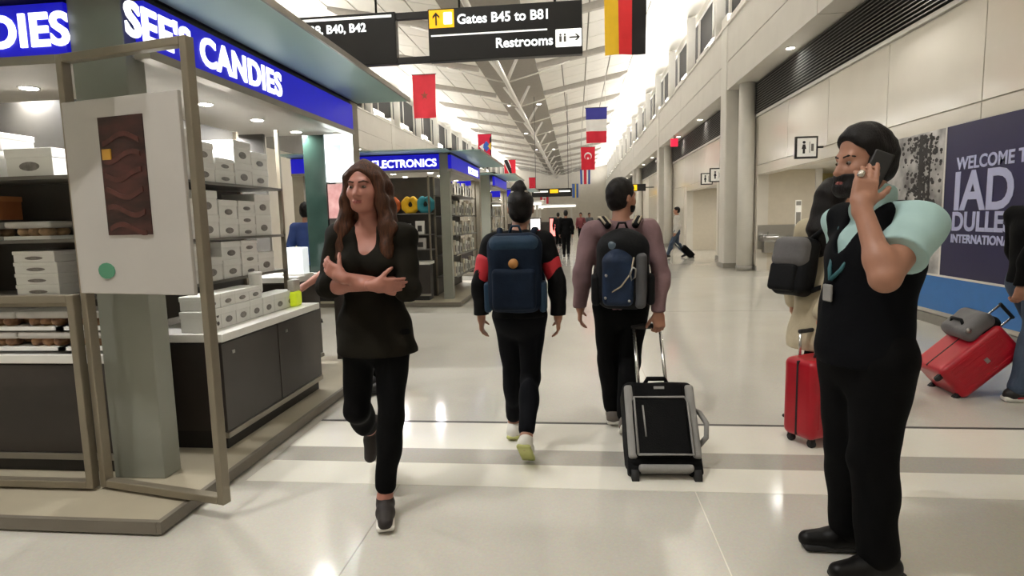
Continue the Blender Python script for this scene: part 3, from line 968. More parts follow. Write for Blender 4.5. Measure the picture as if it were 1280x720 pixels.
# aisle side shelves
row_names = {TI[0]: 'lowest', TI[1]: 'middle', TI[2]: 'top'}
for z in TI:
    y = 3.69
    i = 0
    while y < 4.92:
        tall = (i * 7 + int(z * 10)) % 3
        hgt = (.135, .09, .165)[tall]
        n = (2, 3, 1)[tall] if z < 1.7 else 2
        if z == TI[1]: n = (2, 3, 2)[tall]
        for q in range(n):
            if z + (q + 1) * hgt > {TI[0]: 1.34, TI[1]: 1.72, TI[2]: 2.1}[z]: break
            put_box(('s', tall), (.27, .235, hgt), 'x', (-2.675, y, z + q * hgt), f'white candy box, {ORD[i]} column from the near end, {LEV[q]} layer, {row_names[z]} aisle shelf', f'candy boxes on the {row_names[z]} aisle shelf')
        y += .248
        i += 1
# counter row with dotted prints
for i in range(7):
    put_box(('c', 0), (.16, .17, .13), 'x', (-2.36, 3.50 + i * .172, .80), f'white candy box with dark prints, {ORD[i]} from the near end of the aisle counter', 'candy boxes on the aisle counter')
for i in (0, 1, 2, 3):
    put_box(('c', 1), (.16, .17, .09), 'x', (-2.37, 3.52 + i * .172, .931), f'flat white candy box lying on the {ORD[i]} counter box of the aisle counter', 'candy boxes on the aisle counter')
for dy in (-.05, .05):
    for dz in (.035, .085):
        bm = bmesh.new()
        bm_poly(bm, [(.081, dy + .014 * math.cos(t), dz + .014 * math.sin(t)) for t in [k * .785 for k in range(8)]], (.001, 0, 0))
        link('dot_print', done(bm), m_printd, protos[('c', 0)])
tb = sdf('white_canister', [C((0, 0, .055), (0, 0, .16), .045, .045, k=.001, cut=[((0, 0, .0), (0, 0, -1)), ((0, 0, .17), (0, 0, 1))])], .006, m_wbox, None, (-2.33, 4.12, .93))
tag(tb, 'tall white canister standing on the counter candy boxes', 'canister')
tube('canister_lid', [(0, 0, .165), (0, 0, .185)], .048, m_wlid, tb, 20)
yb_ = empty('lollipop_bag', (-2.27, 4.58, .80)); tag(yb_, 'clear bag with yellow green sweets at the far end of the counter', 'bag')
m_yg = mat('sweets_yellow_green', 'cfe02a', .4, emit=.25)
m_clear = mat('clear_bag', 'd9d4cd', .25, trans=.3)
sdf('sweets', [B((0, 0, .06), (.04, .06, .06), .02)], .007, m_yg, yb_)
sdf('bag_top', [B((0, 0, .165), (.03, .058, .05), .015)], .007, m_clear, yb_)
# near face shelves: cartons, trays
m_tan = mat('tray_tan', '8b6a4b', .5, var=.4, scale=18, col2='c4a37c')
m_red_t = mat('tray_reddish', '7e4a3c', .5, var=.5, scale=24, col2='b48a62')
for i in range(5):
    put_box(('f', 0), (.30, .26, .16), 'y', (-4.55 + i * .36, 3.31, 1.76), f'large white candy carton, {ORD[i]} from the left on the near face top shelf', 'large cartons on the near face')
    if i % 2: put_box(('f', 1), (.24, .22, .10), 'y', (-4.5 + i * .36, 3.31, 1.92), f'small white carton stacked on the {ORD[i]} large carton of the near face', 'large cartons on the near face')
for q in range(4):
    for x in (-3.16, -3.86):
        put_box(('f', 2), (.27, .24, .065), 'y', (x, 3.31, 1.07 + q * .066), f'flat white candy box, {LEV[q]} of the stack of four {"nearest the pillar" if x > -3.5 else "at the far left"}', 'stacks of flat boxes on the near face')
def tray(loc, M, label, cover):
    t = empty('sweet_tray', loc); tag(t, label, 'tray', 'trays of sweets on the near face')
    box('tray_base', -.15, .15, -.12, .12, 0, .02, m_wbox, t)
    sdf('sweets', [E((-.07 + .07 * (k % 3), -.05 + .1 * (k // 3), .045), (.036, .05, .032), .006) for k in range(6)], .009, M, t)
    if cover: sdf('cover', [B((0, 0, .085), (.148, .118, .02), .012)], .01, m_clear, t)
for i, x in enumerate((-3.18, -3.55, -4.2)):
    tray((x, 3.3, 1.40), m_tan, f'tray of tan sweets, {ORD[i]} from the pillar on the near middle shelf', True)
for i, x in enumerate((-3.3, -3.0, -2.75)):
    for q in range(2):
        tray((x, 3.13, .78 + q * .115), m_red_t, f'{"lower" if q == 0 else "upper"} tray of brown sweets, {ORD[2 - i]} from the pillar on the cream counter', True)
ob = box('orange_carton', -.15, .15, -.11, .11, 0, .13, mat('carton_orange', 'a1623a', .5, var=.1), None, .004)
ob.location = (-3.55, 3.28, 1.52); tag(ob, 'orange brown carton on the tray at the left edge of the photo', 'box')
box('carton_lid', -.153, .153, -.113, .113, .11, .14, mat('carton_lid_orange', 'b87a4c', .5), ob)
for i in range(3):
    put_box(('f', 2), (.27, .24, .065), 'y', (-4.3, 3.13, .78 + i * .066), f'flat white candy box, {LEV[i]} of the pile at the left of the cream counter', 'stacks of flat boxes on the near face')
wd = box('white_card_display', -.09, .09, -.06, .06, 0, .26, mat('display_white', 'eef6f8', .4, emit=.5), None, .006)
wd.location = (-2.58, 5.3, .98); tag(wd, 'white upright card display standing on the inner cash counter', 'display')
box('display_base', -.11, .11, -.09, .09, 0, .02, m_ctop, wd)

# ---- kiosk of travel electronics
kb, _b = kiosk(10.36, 13.4, 'electronics_kiosk', 'second kiosk on the left selling electronics under a blue sign', 'electronics', sub=1.5, pil=(-2.36, -2.19))
counter('electronics_counter', 'dark panelled counter at the near face of the electronics kiosk', -4.9, -2.55, 10.2, 10.55, .75, False, seams=3)
rack('electronics_shelf', 'shelf rack of boxed gadgets on the near face of the electronics kiosk', -4.9, -2.60, 10.56, 10.86, (.95, 1.22, 1.60), '+y')
rack('electronics_shelf', 'tall shelf rack of hanging packets on the aisle side of the electronics kiosk', -2.60, -2.2, 10.85, 13.2, (.42, .82, 1.18, 1.55, 1.92), '-x')
m_pk = [mat('packet_white', 'dcdad4', .5, var=.05), mat('packet_grey', 'b3b0ab', .5, var=.08), mat('packet_cream', 'd2c9b8', .5, var=.06)]
m_item = mat('packet_item_dark', '3a3533', .4, var=.2)
pk = {}
def packet(kind, loc, label, face, group):
    key = (kind, face)
    if key not in pk:
        w_, h_ = ((.16, .24), (.2, .2), (.13, .27))[kind]
        if face == 'x':
            bm = bmesh.new(); bm_box(bm, -.03, .03, -w_ / 2, w_ / 2, 0, h_, .004); o = link('gadget_packet', done(bm), m_pk[kind])
            box('item_print', .0305, .034, -w_ * .25, w_ * .25, h_ * .2, h_ * .65, m_item, o)
        else:
            bm = bmesh.new(); bm_box(bm, -w_ / 2, w_ / 2, -.03, .03, 0, h_, .004); o = link('gadget_packet', done(bm), m_pk[kind])
            box('item_print', -w_ * .25, w_ * .25, -.034, -.0305, h_ * .2, h_ * .65, m_item, o)
        pk[key] = o
    else:
        o = copy_tree(pk[key])
    o.location = loc
    tag(o, label, 'packet', group)
lv = {.42: 'lowest', .82: 'second lowest', 1.18: 'middle', 1.55: 'second highest', 1.92: 'highest'}
for z in lv:
    for i in range(8):
        packet((i + int(z * 7)) % 3, (-2.28, 11.0 + i * .28, z), f'gadget packet, {ORD[i]} from the near end on the {lv[z]} electronics aisle shelf', 'x', f'packets on the {lv[z]} electronics shelf')
for z in (.95, 1.22):
    for i in range(8):
        packet((i * 2 + int(z * 9)) % 3, (-4.7 + i * .27, 10.64, z), f'gadget packet, {ORD[i]} from the left on the {"lower" if z < 1 else "upper"} near electronics shelf', 'y', 'packets on the near electronics shelf')
for x, c, nm in ((-3.33, 'c4612e', 'orange'), (-2.98, 'e0b21c', 'yellow'), (-2.70, '2f8592', 'teal')):
    t = sdf('neck_pillow', [C((.11 * math.cos(a), 0, .15 + .11 * math.sin(a)), (.11 * math.cos(b_), 0, .15 + .11 * math.sin(b_)), .058, .058, k=.03) for a, b_ in zip([R(120 + 300 * q / 7) for q in range(7)], [R(120 + 300 * (q + 1) / 7) for q in range(7)])], .012, mat('pillow_' + nm, c, .8, var=.1, bump=.2), None, (x, 10.66, 1.60))
    tag(t, f'{nm} neck pillow on the top shelf of the electronics kiosk', 'pillow', 'neck pillows in the electronics kiosk')

# ---- kiosks farther down
kiosk(15.9, 18.6, 'retail_kiosk', 'third kiosk on the left beyond the electronics kiosk', None, sub=1.2)
rack('kiosk_shelf', 'grey shelf rack on the aisle side of the third kiosk', -2.60, -2.2, 16.3, 18.4, (.42, .82, 1.18, 1.55, 1.92), '-x', m_pk[1])
counter('kiosk_counter', 'dark counter at the near face of the third kiosk', -4.9, -2.55, 15.75, 16.1, .9, False, seams=2)
for z in (.42, .82, 1.18, 1.55):
    for i in range(5): packet((i + int(z * 7)) % 3, (-2.28, 16.5 + i * .36, z), f'packet, {ORD[i]} from the near end on the third kiosk shelf at height {ORD[[.42, .82, 1.18, 1.55].index(z)]} from below', 'x', 'packets in the third kiosk')
kiosk(24, 26.8, 'retail_kiosk', 'distant kiosk glowing left of the far black sign', None, sub=1.2)
rack('kiosk_shelf', 'shelf rack on the aisle side of the distant kiosk', -2.60, -2.2, 24.4, 26.6, (.6, 1.1, 1.6), '-x', m_pk[1])
for (x, y, nm, lab, c) in ((-2.6, 38, 'glowing_screen', 'white glowing advertising screen far down the concourse', 'f6f2ee'), (-1.2, 34, 'red_screen', 'pinkish glowing advertising screen behind the distant walker', 'f08078')):
    t = empty(nm, (x, y, 0)); tag(t, lab, 'screen')
    box('screen_body', -.36, .36, -.1, .1, 0, 1.5, m_blackm, t, .02)
    box('screen_face', -.3, .3, -.11, -.1, .45, 1.42, mat(nm + '_face', c, .4, emit=1.6), t)
# check-in style canopies at the far end
for i, (x, y) in enumerate(((-4.5, 46), (-2.0, 58), (-5.5, 66))):
    t = empty('service_booth', (x, y, 0)); tag(t, ('pale booth with a bright soffit far behind the distant kiosk', 'pale booth in the middle of the far concourse', 'farthest pale booth at the left end of the concourse')[i], 'booth')
    box('booth_counter', -1.6, 1.6, -.5, .5, 0, 1.1, m_cpanel, t)
    box('booth_roof', -2.0, 2.0, -1, 1, 2.5, 2.8, m_fascia, t)
    box('booth_light', -1.9, 1.9, -1.02, -1.0, 2.45, 2.65, m_signwht, t)
    for sx_ in (-1.5, 1.5): box('booth_post', sx_ - .08, sx_ + .08, -.08, .08, 0, 2.5, m_white, t)
for i, y in enumerate((36, 44, 52)):
    t = empty('gate_number_sign', (3.3, y, 3.1)); tag(t, ('nearest', 'middle', 'farthest')[i] + ' yellow gate sign projecting from the far right wall', 'sign', 'gate signs on the right wall')
    box('sign_box', -.7, .7, -.08, .08, -.2, .2, m_signblk, t)
    box('yellow_face', -.66, .2, -.09, -.08, -.16, .16, m_signyel, t)
    tube('bracket', [(.7, 0, 0), (1.2, 0, 0)], .03, m_rail, t)
# ================================================================ PEOPLE
def V3(*a): return np.array(a, float)
def nrm(v):
    v = np.array(v, float)
    return v / max(np.linalg.norm(v), 1e-9)
UP = V3(0, 0, 1)
m_skin = mat('skin_light', 'bf8d76', .5, var=.05, scale=20)
m_skin2 = mat('skin_tan', 'a0725c', .5, var=.06, scale=20)
m_skin3 = mat('skin_rosy', 'a87162', .5, var=.06, scale=20)
m_eye = mat('eye_white', '6f645c', .3)
m_iris = mat('eye_iris', '2b1f1a', .2)
m_lip = mat('lips', '8d4c47', .45)
m_lace = mat('shoe_lace_white', 'dad6cc', .7)

def hand(w_, d, n, th, s=1., curl=(.5, .55, .6, .65), tcurl=.35, spread=.0):
    """palm and five jointed fingers; w_ wrist, d towards the knuckles, n palm side, th thumb side"""
    d = nrm(d); th = nrm(np.array(th, float) - d * np.dot(th, d)); n0 = np.cross(d, th)
    n = n0 if np.dot(n0, n) > 0 else -n0
    P = [C(w_ - d * .02, w_ + d * .02 * s, .027 * s, .028 * s, k=.015)]
    rot = np.stack([d, th, n], 1)
    P.append(B(w_ + d * .052 * s, (.046 * s, .040 * s, .0145 * s), .013 * s, k=.015, rot=rot))
    P.append(E(w_ + d * .035 * s + th * .024 * s + n * .008 * s, (.03 * s, .02 * s, .016 * s), k=.012, rot=rot))
    for i, (off, L) in enumerate(((.030, .074), (.0105, .083), (-.0095, .077), (-.029, .060))):
        p = w_ + d * (.092 - abs(off) * .15) * s + th * off * s
        a = 0.
        r = (.0098, .010, .0096, .0085)[i] * s
        for f, q in ((.45, .8), (.31, 1.1), (.24, .8)):
            a += curl[i] * q
            dd = d * math.cos(a) + n * math.sin(a) + th * spread * off * 8
            e = p + nrm(dd) * L * f * s
            P.append(C(p, e, r, r * .92, k=.004))
            p = e; r *= .92
    p = w_ + d * .022 * s + th * .030 * s
    a = 0.
    r = .0125 * s
    for L in (.040, .032, .026):
        dd = nrm(d * .72 + th * (.70 - a) + n * (.25 + a))
        e = p + dd * L * s
        P.append(C(p, e, r, r * .9, k=.006))
        p = e; r *= .9; a += tcurl
    return P

def head_prims(c, f, s=1., up=UP):
    f = nrm(f); up = nrm(up); l = np.cross(up, f)
    rot = np.stack([l, f, up], 1)
    q = lambda a, b, z: c + (l * a + f * b + up * z) * s
    P = [E(q(0, -.012, .030), V3(.076, .096, .088) * s, .02, rot), E(q(0, .022, -.040), V3(.060, .066, .080) * s, .03, rot),
         C(q(-.028, .045, -.085), q(.028, .045, -.085), .024 * s, k=.025), C(q(0, .064, -.098), q(0, .066, -.096), .020 * s, k=.02),
         C(q(-.034, .076, .026), q(.034, .076, .026), .013 * s, k=.018),
         C(q(0, .086, .012), q(0, .104, -.030), .008 * s, .0125 * s, k=.012), C(q(-.012, .094, -.036), q(.012, .094, -.036), .008 * s, k=.008),
         C(q(-.045, .050, -.025), q(.045, .050, -.025), .024 * s, k=.03)]
    for sd in (-1, 1):
        P.append(E(q(sd * .033, .096, .002), V3(.018, .016, .012) * s, .012, rot, neg=True))
        P.append(E(q(sd * .078, -.012, -.008), V3(.010, .022, .032) * s, .008, rot))
    P.append(C(q(-.020, .082, -.066), q(.020, .082, -.066), .008 * s, k=.008))
    return P, q, rot

def face_parts(q, s, body, browm, h=.004, lipm=None):
    for sd in (-1, 1):
        e = sdf('eye', [E(q(sd * .032, .0755, .003), V3(.0125, .0112, .0075) * s, .001)], .003, m_eye, body)
        link_e = sdf('iris', [E(q(sd * .032, .0845, .003), V3(.0058, .0040, .0058) * s, .001)], .0018, m_iris, e)
        sdf('eyebrow', [C(q(sd * .014, .0905, .025), q(sd * .036, .087, .030), .0045 * s, .0045 * s, k=.003), C(q(sd * .036, .087, .030), q(sd * .054, .071, .024), .0045 * s, .003 * s, k=.003)], .003, browm, body)
    sdf('lips', [C(q(-.020, .087, -.0625), q(.020, .087, -.0625), .0045 * s, k=.002), C(q(-.017, .087, -.070), q(.017, .087, -.070), .0055 * s, k=.002), C(q(0, .092, -.066), q(0, .092, -.068), .006 * s, k=.004)], .003, lipm or m_lip, body)

def foot_frame(an, f):
    f = nrm(f)
    side_ = nrm(np.cross(UP, f)) if abs(f[2]) < .95 else V3(1, 0, 0)
    u = np.cross(f, side_)
    return f, side_, u

class Person:
    def __init__(s, name, label, loc, J, fwd, skin=None, scale=1., h=.008, group=None, build=1., belly=0., female=False, handL=None, handR=None, headf=None, headup=UP):
        s.J = {k: np.array(v, float) for k, v in J.items()}
        s.s = scale; s.h = h; s.fwd = nrm(fwd); s.build = build
        J = s.J
        s.root = empty(name, loc)
        tag(s.root, label, 'person', group)
        ax = nrm(J['shL'] - J['shR'])
        s.n = nrm(np.cross(ax, UP)); s.n = s.n if np.dot(s.n, s.fwd) > 0 else -s.n
        hp = nrm(J['hipL'] - J['hipR'])
        s.nh = nrm(np.cross(hp, UP)); s.nh = s.nh if np.dot(s.nh, s.fwd) > 0 else -s.nh
        s.belly = belly; s.female = female
        s.headf = nrm(headf if headf is not None else fwd)
        hs = scale * .98
        hp_, s.q, s.hrot = head_prims(J['head'], s.headf, hs, headup)
        s.hs = hs
        P = s.torso(0) + s.arm('L', 0) + s.arm('R', 0) + s.leg('L', 0) + s.leg('R', 0)
        P += [C(J['neck'], J['head'] - V3(0, 0, .05 * scale) - s.headf * .012, .058 * scale * (.88 if female else 1), .052 * scale * (.9 if female else 1.05), k=.03)]
        P += hp_
        s.hands = {}
        for sd, spec in (('L', handL), ('R', handR)):
            fo = nrm(J['wr' + sd] - J['el' + sd])
            left = np.cross(UP, s.fwd) * (1 if sd == 'L' else -1)
            sp = dict(d=fo, n=-left, th=s.fwd, curl=(.35, .4, .45, .5)) if spec is None else dict(dict(d=fo, n=-left, th=s.fwd), **spec)
            P += hand(J['wr' + sd], sp['d'], sp['n'], sp['th'], scale * (.9 if female else 1), sp.get('curl', (.35, .4, .45, .5)), sp.get('tcurl', .2))
        for sd in 'LR':
            f, sv, u = foot_frame(J['an' + sd], J['f' + sd])
            hl = J['an' + sd] - u * .055 * scale - f * .045 * scale
            P += [C(J['an' + sd], hl, .036 * scale, .034 * scale, k=.02), C(hl, hl + f * .19 * scale, .033 * scale, .028 * scale, k=.02)]
        s.body = sdf('body', P, h, skin or m_skin, s.root)
    def torso(s, i, k=.04):
        J, b, c = s.J, s.build, s.s
        n = (s.n, .66); nh = (s.nh, .72)
        sd = nrm(J['shL'] - J['shR'])
        P = [C(J['pv'] - UP * .03, J['waist'], .150 * b * c * (1.03 if s.female else 1) + i, .128 * b * c * (.93 if s.female else 1.02) + i, k, nh),
             C(J['waist'], J['chest'], .128 * b * c * (.93 if s.female else 1.02) + i, .150 * b * c * (.95 if s.female else 1.06) + i, k, n),
             C(J['chest'] + UP * .04, J['neck'] - UP * .06, .135 * b * c + i, .075 * c + i, k, n),
             C(J['shL'] - sd * .03, J['shR'] + sd * .03, .058 * c + i, .058 * c + i, k),
             C(J['neck'] - UP * .03, J['shL'] - sd * .02, .045 * c + i, .05 * c + i, k), C(J['neck'] - UP * .03, J['shR'] + sd * .02, .045 * c + i, .05 * c + i, k)]
        if s.belly: P.append(E(J['waist'] * .75 + J['pv'] * .25 + s.nh * (.05 + s.belly * .5), (.15 * b + i, .13 * b + i, .16 + i), .06))
        if s.female:
            for e in (-1, 1): P.append(E(J['chest'] + s.n * .075 * c + sd * e * .07 * c - UP * .0, (.062 * c + i, .055 * c + i, .06 * c + i), .04))
            P.append(E(J['pv'] - s.nh * .05 - UP * .03, (.14 * b * c + i, .10 * c + i, .11 * c + i), .05))
        return P
    def arm(s, sd, i, upto=1., k=.025, cuff=0.):
        J, c, b = s.J, s.s, s.build ** .7
        sh, el, wr = J['sh' + sd], J['el' + sd], J['wr' + sd]
        f = .9 if s.female else 1.
        P = [C(sh, el if upto >= .5 else sh + (el - sh) * upto * 2, .054 * c * b * f + i, (.041 if upto >= .5 else .048) * c * b * f + i + (cuff if upto <= .5 else 0), k)]
        if upto > .5:
            t = (upto - .5) * 2
            P.append(C(el, el + (wr - el) * t, .041 * c * b * f + i, .041 * c * b * f + (.027 - .041) * t * c * b * f + i + cuff, k))
            P.append(E(el + (wr - el) * .25 * t, (.044 * c * f + i,) * 3, .03))
        return P
    def leg(s, sd, i, upto=1., hem=0., k=.03):
        J, c, b = s.J, s.s, s.build ** .6
        hp, kn, an = J['hip' + sd], J['kn' + sd], J['an' + sd]
        f = .98 if s.female else 1.
        e = kn + (an - kn) * upto
        return [C(hp, kn, .086 * c * b * f + i, .056 * c * b * f + i, k), C(kn, e, .055 * c * f + i, (.055 + (.037 - .055) * upto) * c * f + i + hem, k),
                E(kn + (an - kn) * .3 - s.fwd * .018, (.05 * c + i, .05 * c + i, .11 * c + i), .04)]
    def wear(s, name, prims, M, cuts=None, noise=.003, nfreq=16., h=None, parent=None):
        return sdf(name, prims, h or s.h, M, parent or s.root, noise=noise, nfreq=nfreq, cuts=cuts)
    def trousers(s, M, i=.012, hem=.0, upto=.93, top=None, noise=.003):
        J = s.J
        P = s.torso(i)[:1] + s.leg('L', i, upto, hem) + s.leg('R', i, upto, hem)
        if s.female: P.append(E(J['pv'] - s.nh * .05 - UP * .03, (.14 * s.build * s.s + i, .10 * s.s + i, .11 * s.s + i), .05))
        if s.belly: P.append(E(J['pv'] + s.nh * .035 - UP * .06, (.145 * s.build + i, .12 * s.build + i, .16 + i), .06))
        return s.wear('trousers', P, M, [(J['waist'] + UP * (top or -.02), UP)], noise)
    def shoes(s, M, msole, h=None, big=1., laces=None, sole_t=.013, accent=None):
        for sd in 'LR':
            f, sv, u = foot_frame(s.J['an' + sd], s.J['f' + sd])
            c = s.s * big
            hl = s.J['an' + sd] - u * .052 * c - f * .045 * c
            rot = np.stack([f, sv, u], 1)
            o = sdf('shoe', [C(s.J['an' + sd] - u * .01, hl, .043 * c, .042 * c, k=.02), C(hl, hl + f * .10 * c, .042 * c, .043 * c, k=.02),
                             C(hl + f * .10 * c + sv * 0, hl + f * .195 * c - u * .006, .043 * c, .034 * c, k=.02)], h or s.h * .8, M, s.root,
                    cuts=[(hl - u * .022 * c, -u)])
            sdf('sole', [B(hl + f * .085 * c - u * .026 * c, (.132 * c, .043 * c, sole_t * c), .012 * c, rot=rot, k=.005)], h or s.h * .8, msole, o)
            if laces is not None:
                for t in range(3):
                    p = hl + f * (.07 + t * .03) * c + u * (.047 - t * .008) * c
                    tube('lace', [p - sv * .022 * c, p + u * .004, p + sv * .022 * c], .004, laces, o, 6)
            if accent is not None:
                sdf('accent_panel', [C(hl + f * .03 * c + sv * .0 - u * .012 * c, hl + f * .16 * c - u * .014 * c, .0445 * c, .040 * c, k=.01)], h or s.h * .8, accent, o, cuts=[(hl - u * .001 * c, u), (hl - u * .022 * c, -u)])
    def short_hair(s, M, thick=.012, low=-.055, front=.06, tilt=.75):
        q, c = s.q, s.hs
        l, f, u = s.hrot[:, 0], s.hrot[:, 1], s.hrot[:, 2]
        P = [E(q(0, -.016, .036), V3(.076 + thick * .45, .096 + thick, .088 + thick * 1.3) * c, .01, s.hrot, cut=[(q(0, front, .052), f * tilt - u * .66), (q(0, 0, low), -u)]),
             E(q(0, -.035, -.02), V3(.070 + thick * .2, .075 + thick * .5, .075) * c, .02, s.hrot, cut=[(q(0, -.02, 0), f), (q(0, 0, low - .03), -u)])]
        return s.wear('hair', P, M, noise=.002, nfreq=60, h=.006)

m_black = mat('cloth_black', '070708', .85, var=.25, scale=12, bump=.15, bscale=40, spec=.12)
m_blackp = mat('trousers_black', '060607', .85, var=.25, scale=12, bump=.1, bscale=40, spec=.12)
m_hairb = mat('hair_black', '0e0908', .5, spec=.25, var=.4, scale=30, stretch=(4, 4, .6), bump=.3, bscale=60)
m_hairr = mat('hair_auburn', '331b10', .5, spec=.3, var=.45, scale=26, stretch=(5, 5, .5), bump=.4, bscale=50, col2='54301c')
m_rub = mat('rubber_dark', '1c1b1b', .7)
m_solew = mat('sole_white', 'd9d6ce', .6)

# ---- woman with folded arms walking towards the camera
m_olive = mat('blouse_dark_olive', '17140d', .85, var=.25, scale=9, bump=.2, bscale=30, spec=.15)
p = Person('person', 'woman with long auburn hair walking with folded arms in dark blouse and black trousers', (-1.0, 2.85, 0),
  dict(pv=(-.01, 0, .93), waist=(0, 0, 1.07), chest=(0, -.01, 1.25), neck=(0, .0, 1.435), head=(-.005, -.035, 1.615),
       shL=(.165, 0, 1.375), shR=(-.17, 0, 1.38), elL=(.195, -.07, 1.13), elR=(-.205, -.06, 1.15), wrL=(-.08, -.20, 1.205), wrR=(.08, -.215, 1.165),
       hipL=(.085, 0, .90), hipR=(-.085, 0, .90), knL=(.075, -.06, .49), anL=(.045, -.12, .105), fL=(.30, -.95, 0),
       knR=(-.13, .03, .50), anR=(-.20, .38, .27), fR=(0, -.45, -.9)),
  (0, -1, 0), m_skin3, 1.0, .0065, female=True, headf=(-.12, -1, -.02),
  handL=dict(d=(-.75, .25, .45), n=(.3, .9, .1), th=(.2, -.1, .9), curl=(.35, .35, .35, .4)), handR=dict(d=(.85, .45, -.05), n=(0, .8, -.3), th=(0, -.2, 1), curl=(.2, .2, .2, .2)))
face_parts(p.q, p.hs, p.body, m_hairr)
J = p.J
i = .014
neckcut = [E((0, -.115, 1.44), (.062, .10, .15), .02, neg=True), E((0, 0, 1.49), (.085, .09, .07), .02, neg=True)]
p.wear('blouse', p.torso(i) + [C((0, .0, .93), (0, -.0, .83), .182, .200, .04, ((0, 1, 0), .68))] + p.arm('L', .014, .52, cuff=.014) + p.arm('R', .014, .52, cuff=.014) + neckcut, m_olive, [((0, 0, .81), (0, .05, -1))], .005, 18)
p.trousers(m_blackp, .008, .002, .84)
p.shoes(mat('slip_on_brown_black', '221b18', .7, var=.2), m_solew, laces=None)
q = p.q
hc = [(q(0, .062, .055), p.hrot[:, 1] * .85 - p.hrot[:, 2] * .5)]
P = [E(q(0, -.015, .036), V3(.088, .108, .100) * p.hs, .01, p.hrot, cut=hc)]
for sd in (-1, 1):
    P += [C(q(sd * .082, .028, .05), q(sd * .092, .02, -.06), .020, .026, k=.03), C(q(sd * .092, .02, -.06), q(sd * .115, .015, -.20), .028, .040, k=.03), C(q(sd * .115, .015, -.20), q(sd * .125, .055, -.33), .040, .026, k=.03),
          C(q(sd * .06, -.06, .0), q(sd * .085, -.07, -.30), .055, .055, k=.04)]
P += [C(q(0, -.07, 0), q(0, -.09, -.30), .06, .06, k=.04)]
p.wear('hair', P, m_hairr, noise=.004, nfreq=38, h=.007)

# ---- woman with bun, blue backpack, walking away
m_dn = mat('jacket_black', '08080a', .75, spec=.15, var=.2, scale=10, bump=.15, bscale=35)
m_redc = mat('jacket_red', 'b81f2b', .65, var=.1)
m_navyp = mat('leggings_black_navy', '07080d', .8, spec=.12, var=.2)
p = Person('person', 'woman with dark hair in a bun walking away with a blue backpack', (-.36, 3.65, 0),
  dict(pv=(0, 0, .89), waist=(0, 0, 1.02), chest=(0, .01, 1.18), neck=(.005, .0, 1.35), head=(.02, .035, 1.515),
       shL=(-.165, 0, 1.30), shR=(.165, 0, 1.30), elL=(-.235, -.02, 1.06), elR=(.235, -.03, 1.06), wrL=(-.245, .04, .84), wrR=(.238, .0, .85),
       hipL=(-.08, 0, .86), hipR=(.08, 0, .86), knL=(-.06, .10, .47), knR=(.06, -.02, .46), anL=(-.075, .20, .105), fL=(0, 1, .05), anR=(.05, -.27, .175), fR=(.05, .75, -.6)),
  (0, 1, 0), m_skin2, .95, .008, female=True)
p.wear('jacket', p.torso(.016) + p.arm('L', .016, 1.0, cuff=.006) + p.arm('R', .016, 1.0, cuff=.006), m_dn, [((0, 0, .86), (0, 0, -1)), ((.005, 0, 1.40), (0, -.2, 1))], .004, 18)
for sd in 'LR':
    a, b_ = p.J['sh' + sd], p.J['el' + sd]
    p.wear('sleeve_patch', [C(a + (b_ - a) * .42, a + (b_ - a) * .85, .062, .055, k=.01)], m_redc, noise=.003)
p.wear('shoulder_patch', [C(p.J['shR'] + V3(-.04, 0, .03), p.J['shR'] + V3(.0, 0, .0), .055, .062, k=.01)], m_redc, noise=.002)
p.trousers(m_navyp, .008, .004, .86)
m_shw = mat('sneaker_white', 'd5d2c8', .6, var=.08)
p.shoes(m_shw, mat('sole_pale_green', 'b6b872', .6), laces=m_lace, big=1.02)
q = p.q
p.wear('hair', [E(q(0, -.018, .034), V3(.086, .106, .098) * p.hs, .01, p.hrot, cut=[(q(0, .06, .05), p.hrot[:, 1] * .8 - p.hrot[:, 2] * .5)]),
                E(q(0, -.05, -.03), V3(.075, .065, .07) * p.hs, .02, p.hrot), C(q(0, -.06, .10), q(.0, -.05, .145), .040, .034, k=.015), E(q(.005, -.05, .125), V3(.05, .045, .035), .01, p.hrot)], m_hairb, noise=.002, nfreq=50, h=.007)
m_tie = mat('hair_tie_pale', 'b7aea2', .6)
p.wear('hair_tie', [C(q(-.02, -.055, .105), q(.02, -.055, .105), .036, .036, k=.002, flat=((0, 0, 1), .35))], m_tie, noise=0, h=.006)

m_bpb = mat('backpack_blue', '101b2b', .75, spec=.15, var=.25, scale=7, bump=.2, bscale=60)
m_bpb2 = mat('backpack_blue_pale', '1c3246', .65, spec=.25, var=.2, scale=7, bump=.2, bscale=60)
bpk = empty('backpack', (-.36, 3.65, 0)); tag(bpk, 'blue backpack with a round orange emblem on the woman with the bun', 'backpack')
sdf('main_body', [B((0, -.19, 1.13), (.155, .085, .22), .06, k=.03), B((0, -.20, 1.28), (.14, .07, .09), .06, k=.04)], .008, m_bpb, bpk, noise=.003)
sdf('front_pocket', [B((0, -.275, 1.05), (.125, .03, .12), .028, k=.01)], .008, m_bpb, bpk, noise=.002)
sdf('top_flap', [B((0, -.225, 1.305), (.145, .062, .055), .05, k=.01)], .008, m_bpb2, bpk, noise=.002)
for s_ in (-1, 1):
    sdf('side_pocket', [B((s_ * .16, -.18, 1.0), (.022, .06, .09), .02, k=.01)], .008, m_bpb2, bpk)
    tube('shoulder_strap', [(s_ * .09, -.12, 1.34), (s_ * .105, -.05, 1.385), (s_ * .11, .03, 1.385), (s_ * .12, .10, 1.31), (s_ * .13, .125, 1.18), (s_ * .15, .06, 1.02), (s_ * .15, -.10, .98)], .018, m_bpb, bpk, 8)
tube('grab_loop', [(-.035, -.13, 1.37), (-.02, -.13, 1.41), (.02, -.13, 1.41), (.035, -.13, 1.37)], .008, m_bpb2, bpk, 8)
m_org = mat('emblem_orange', 'a8743a', .6)
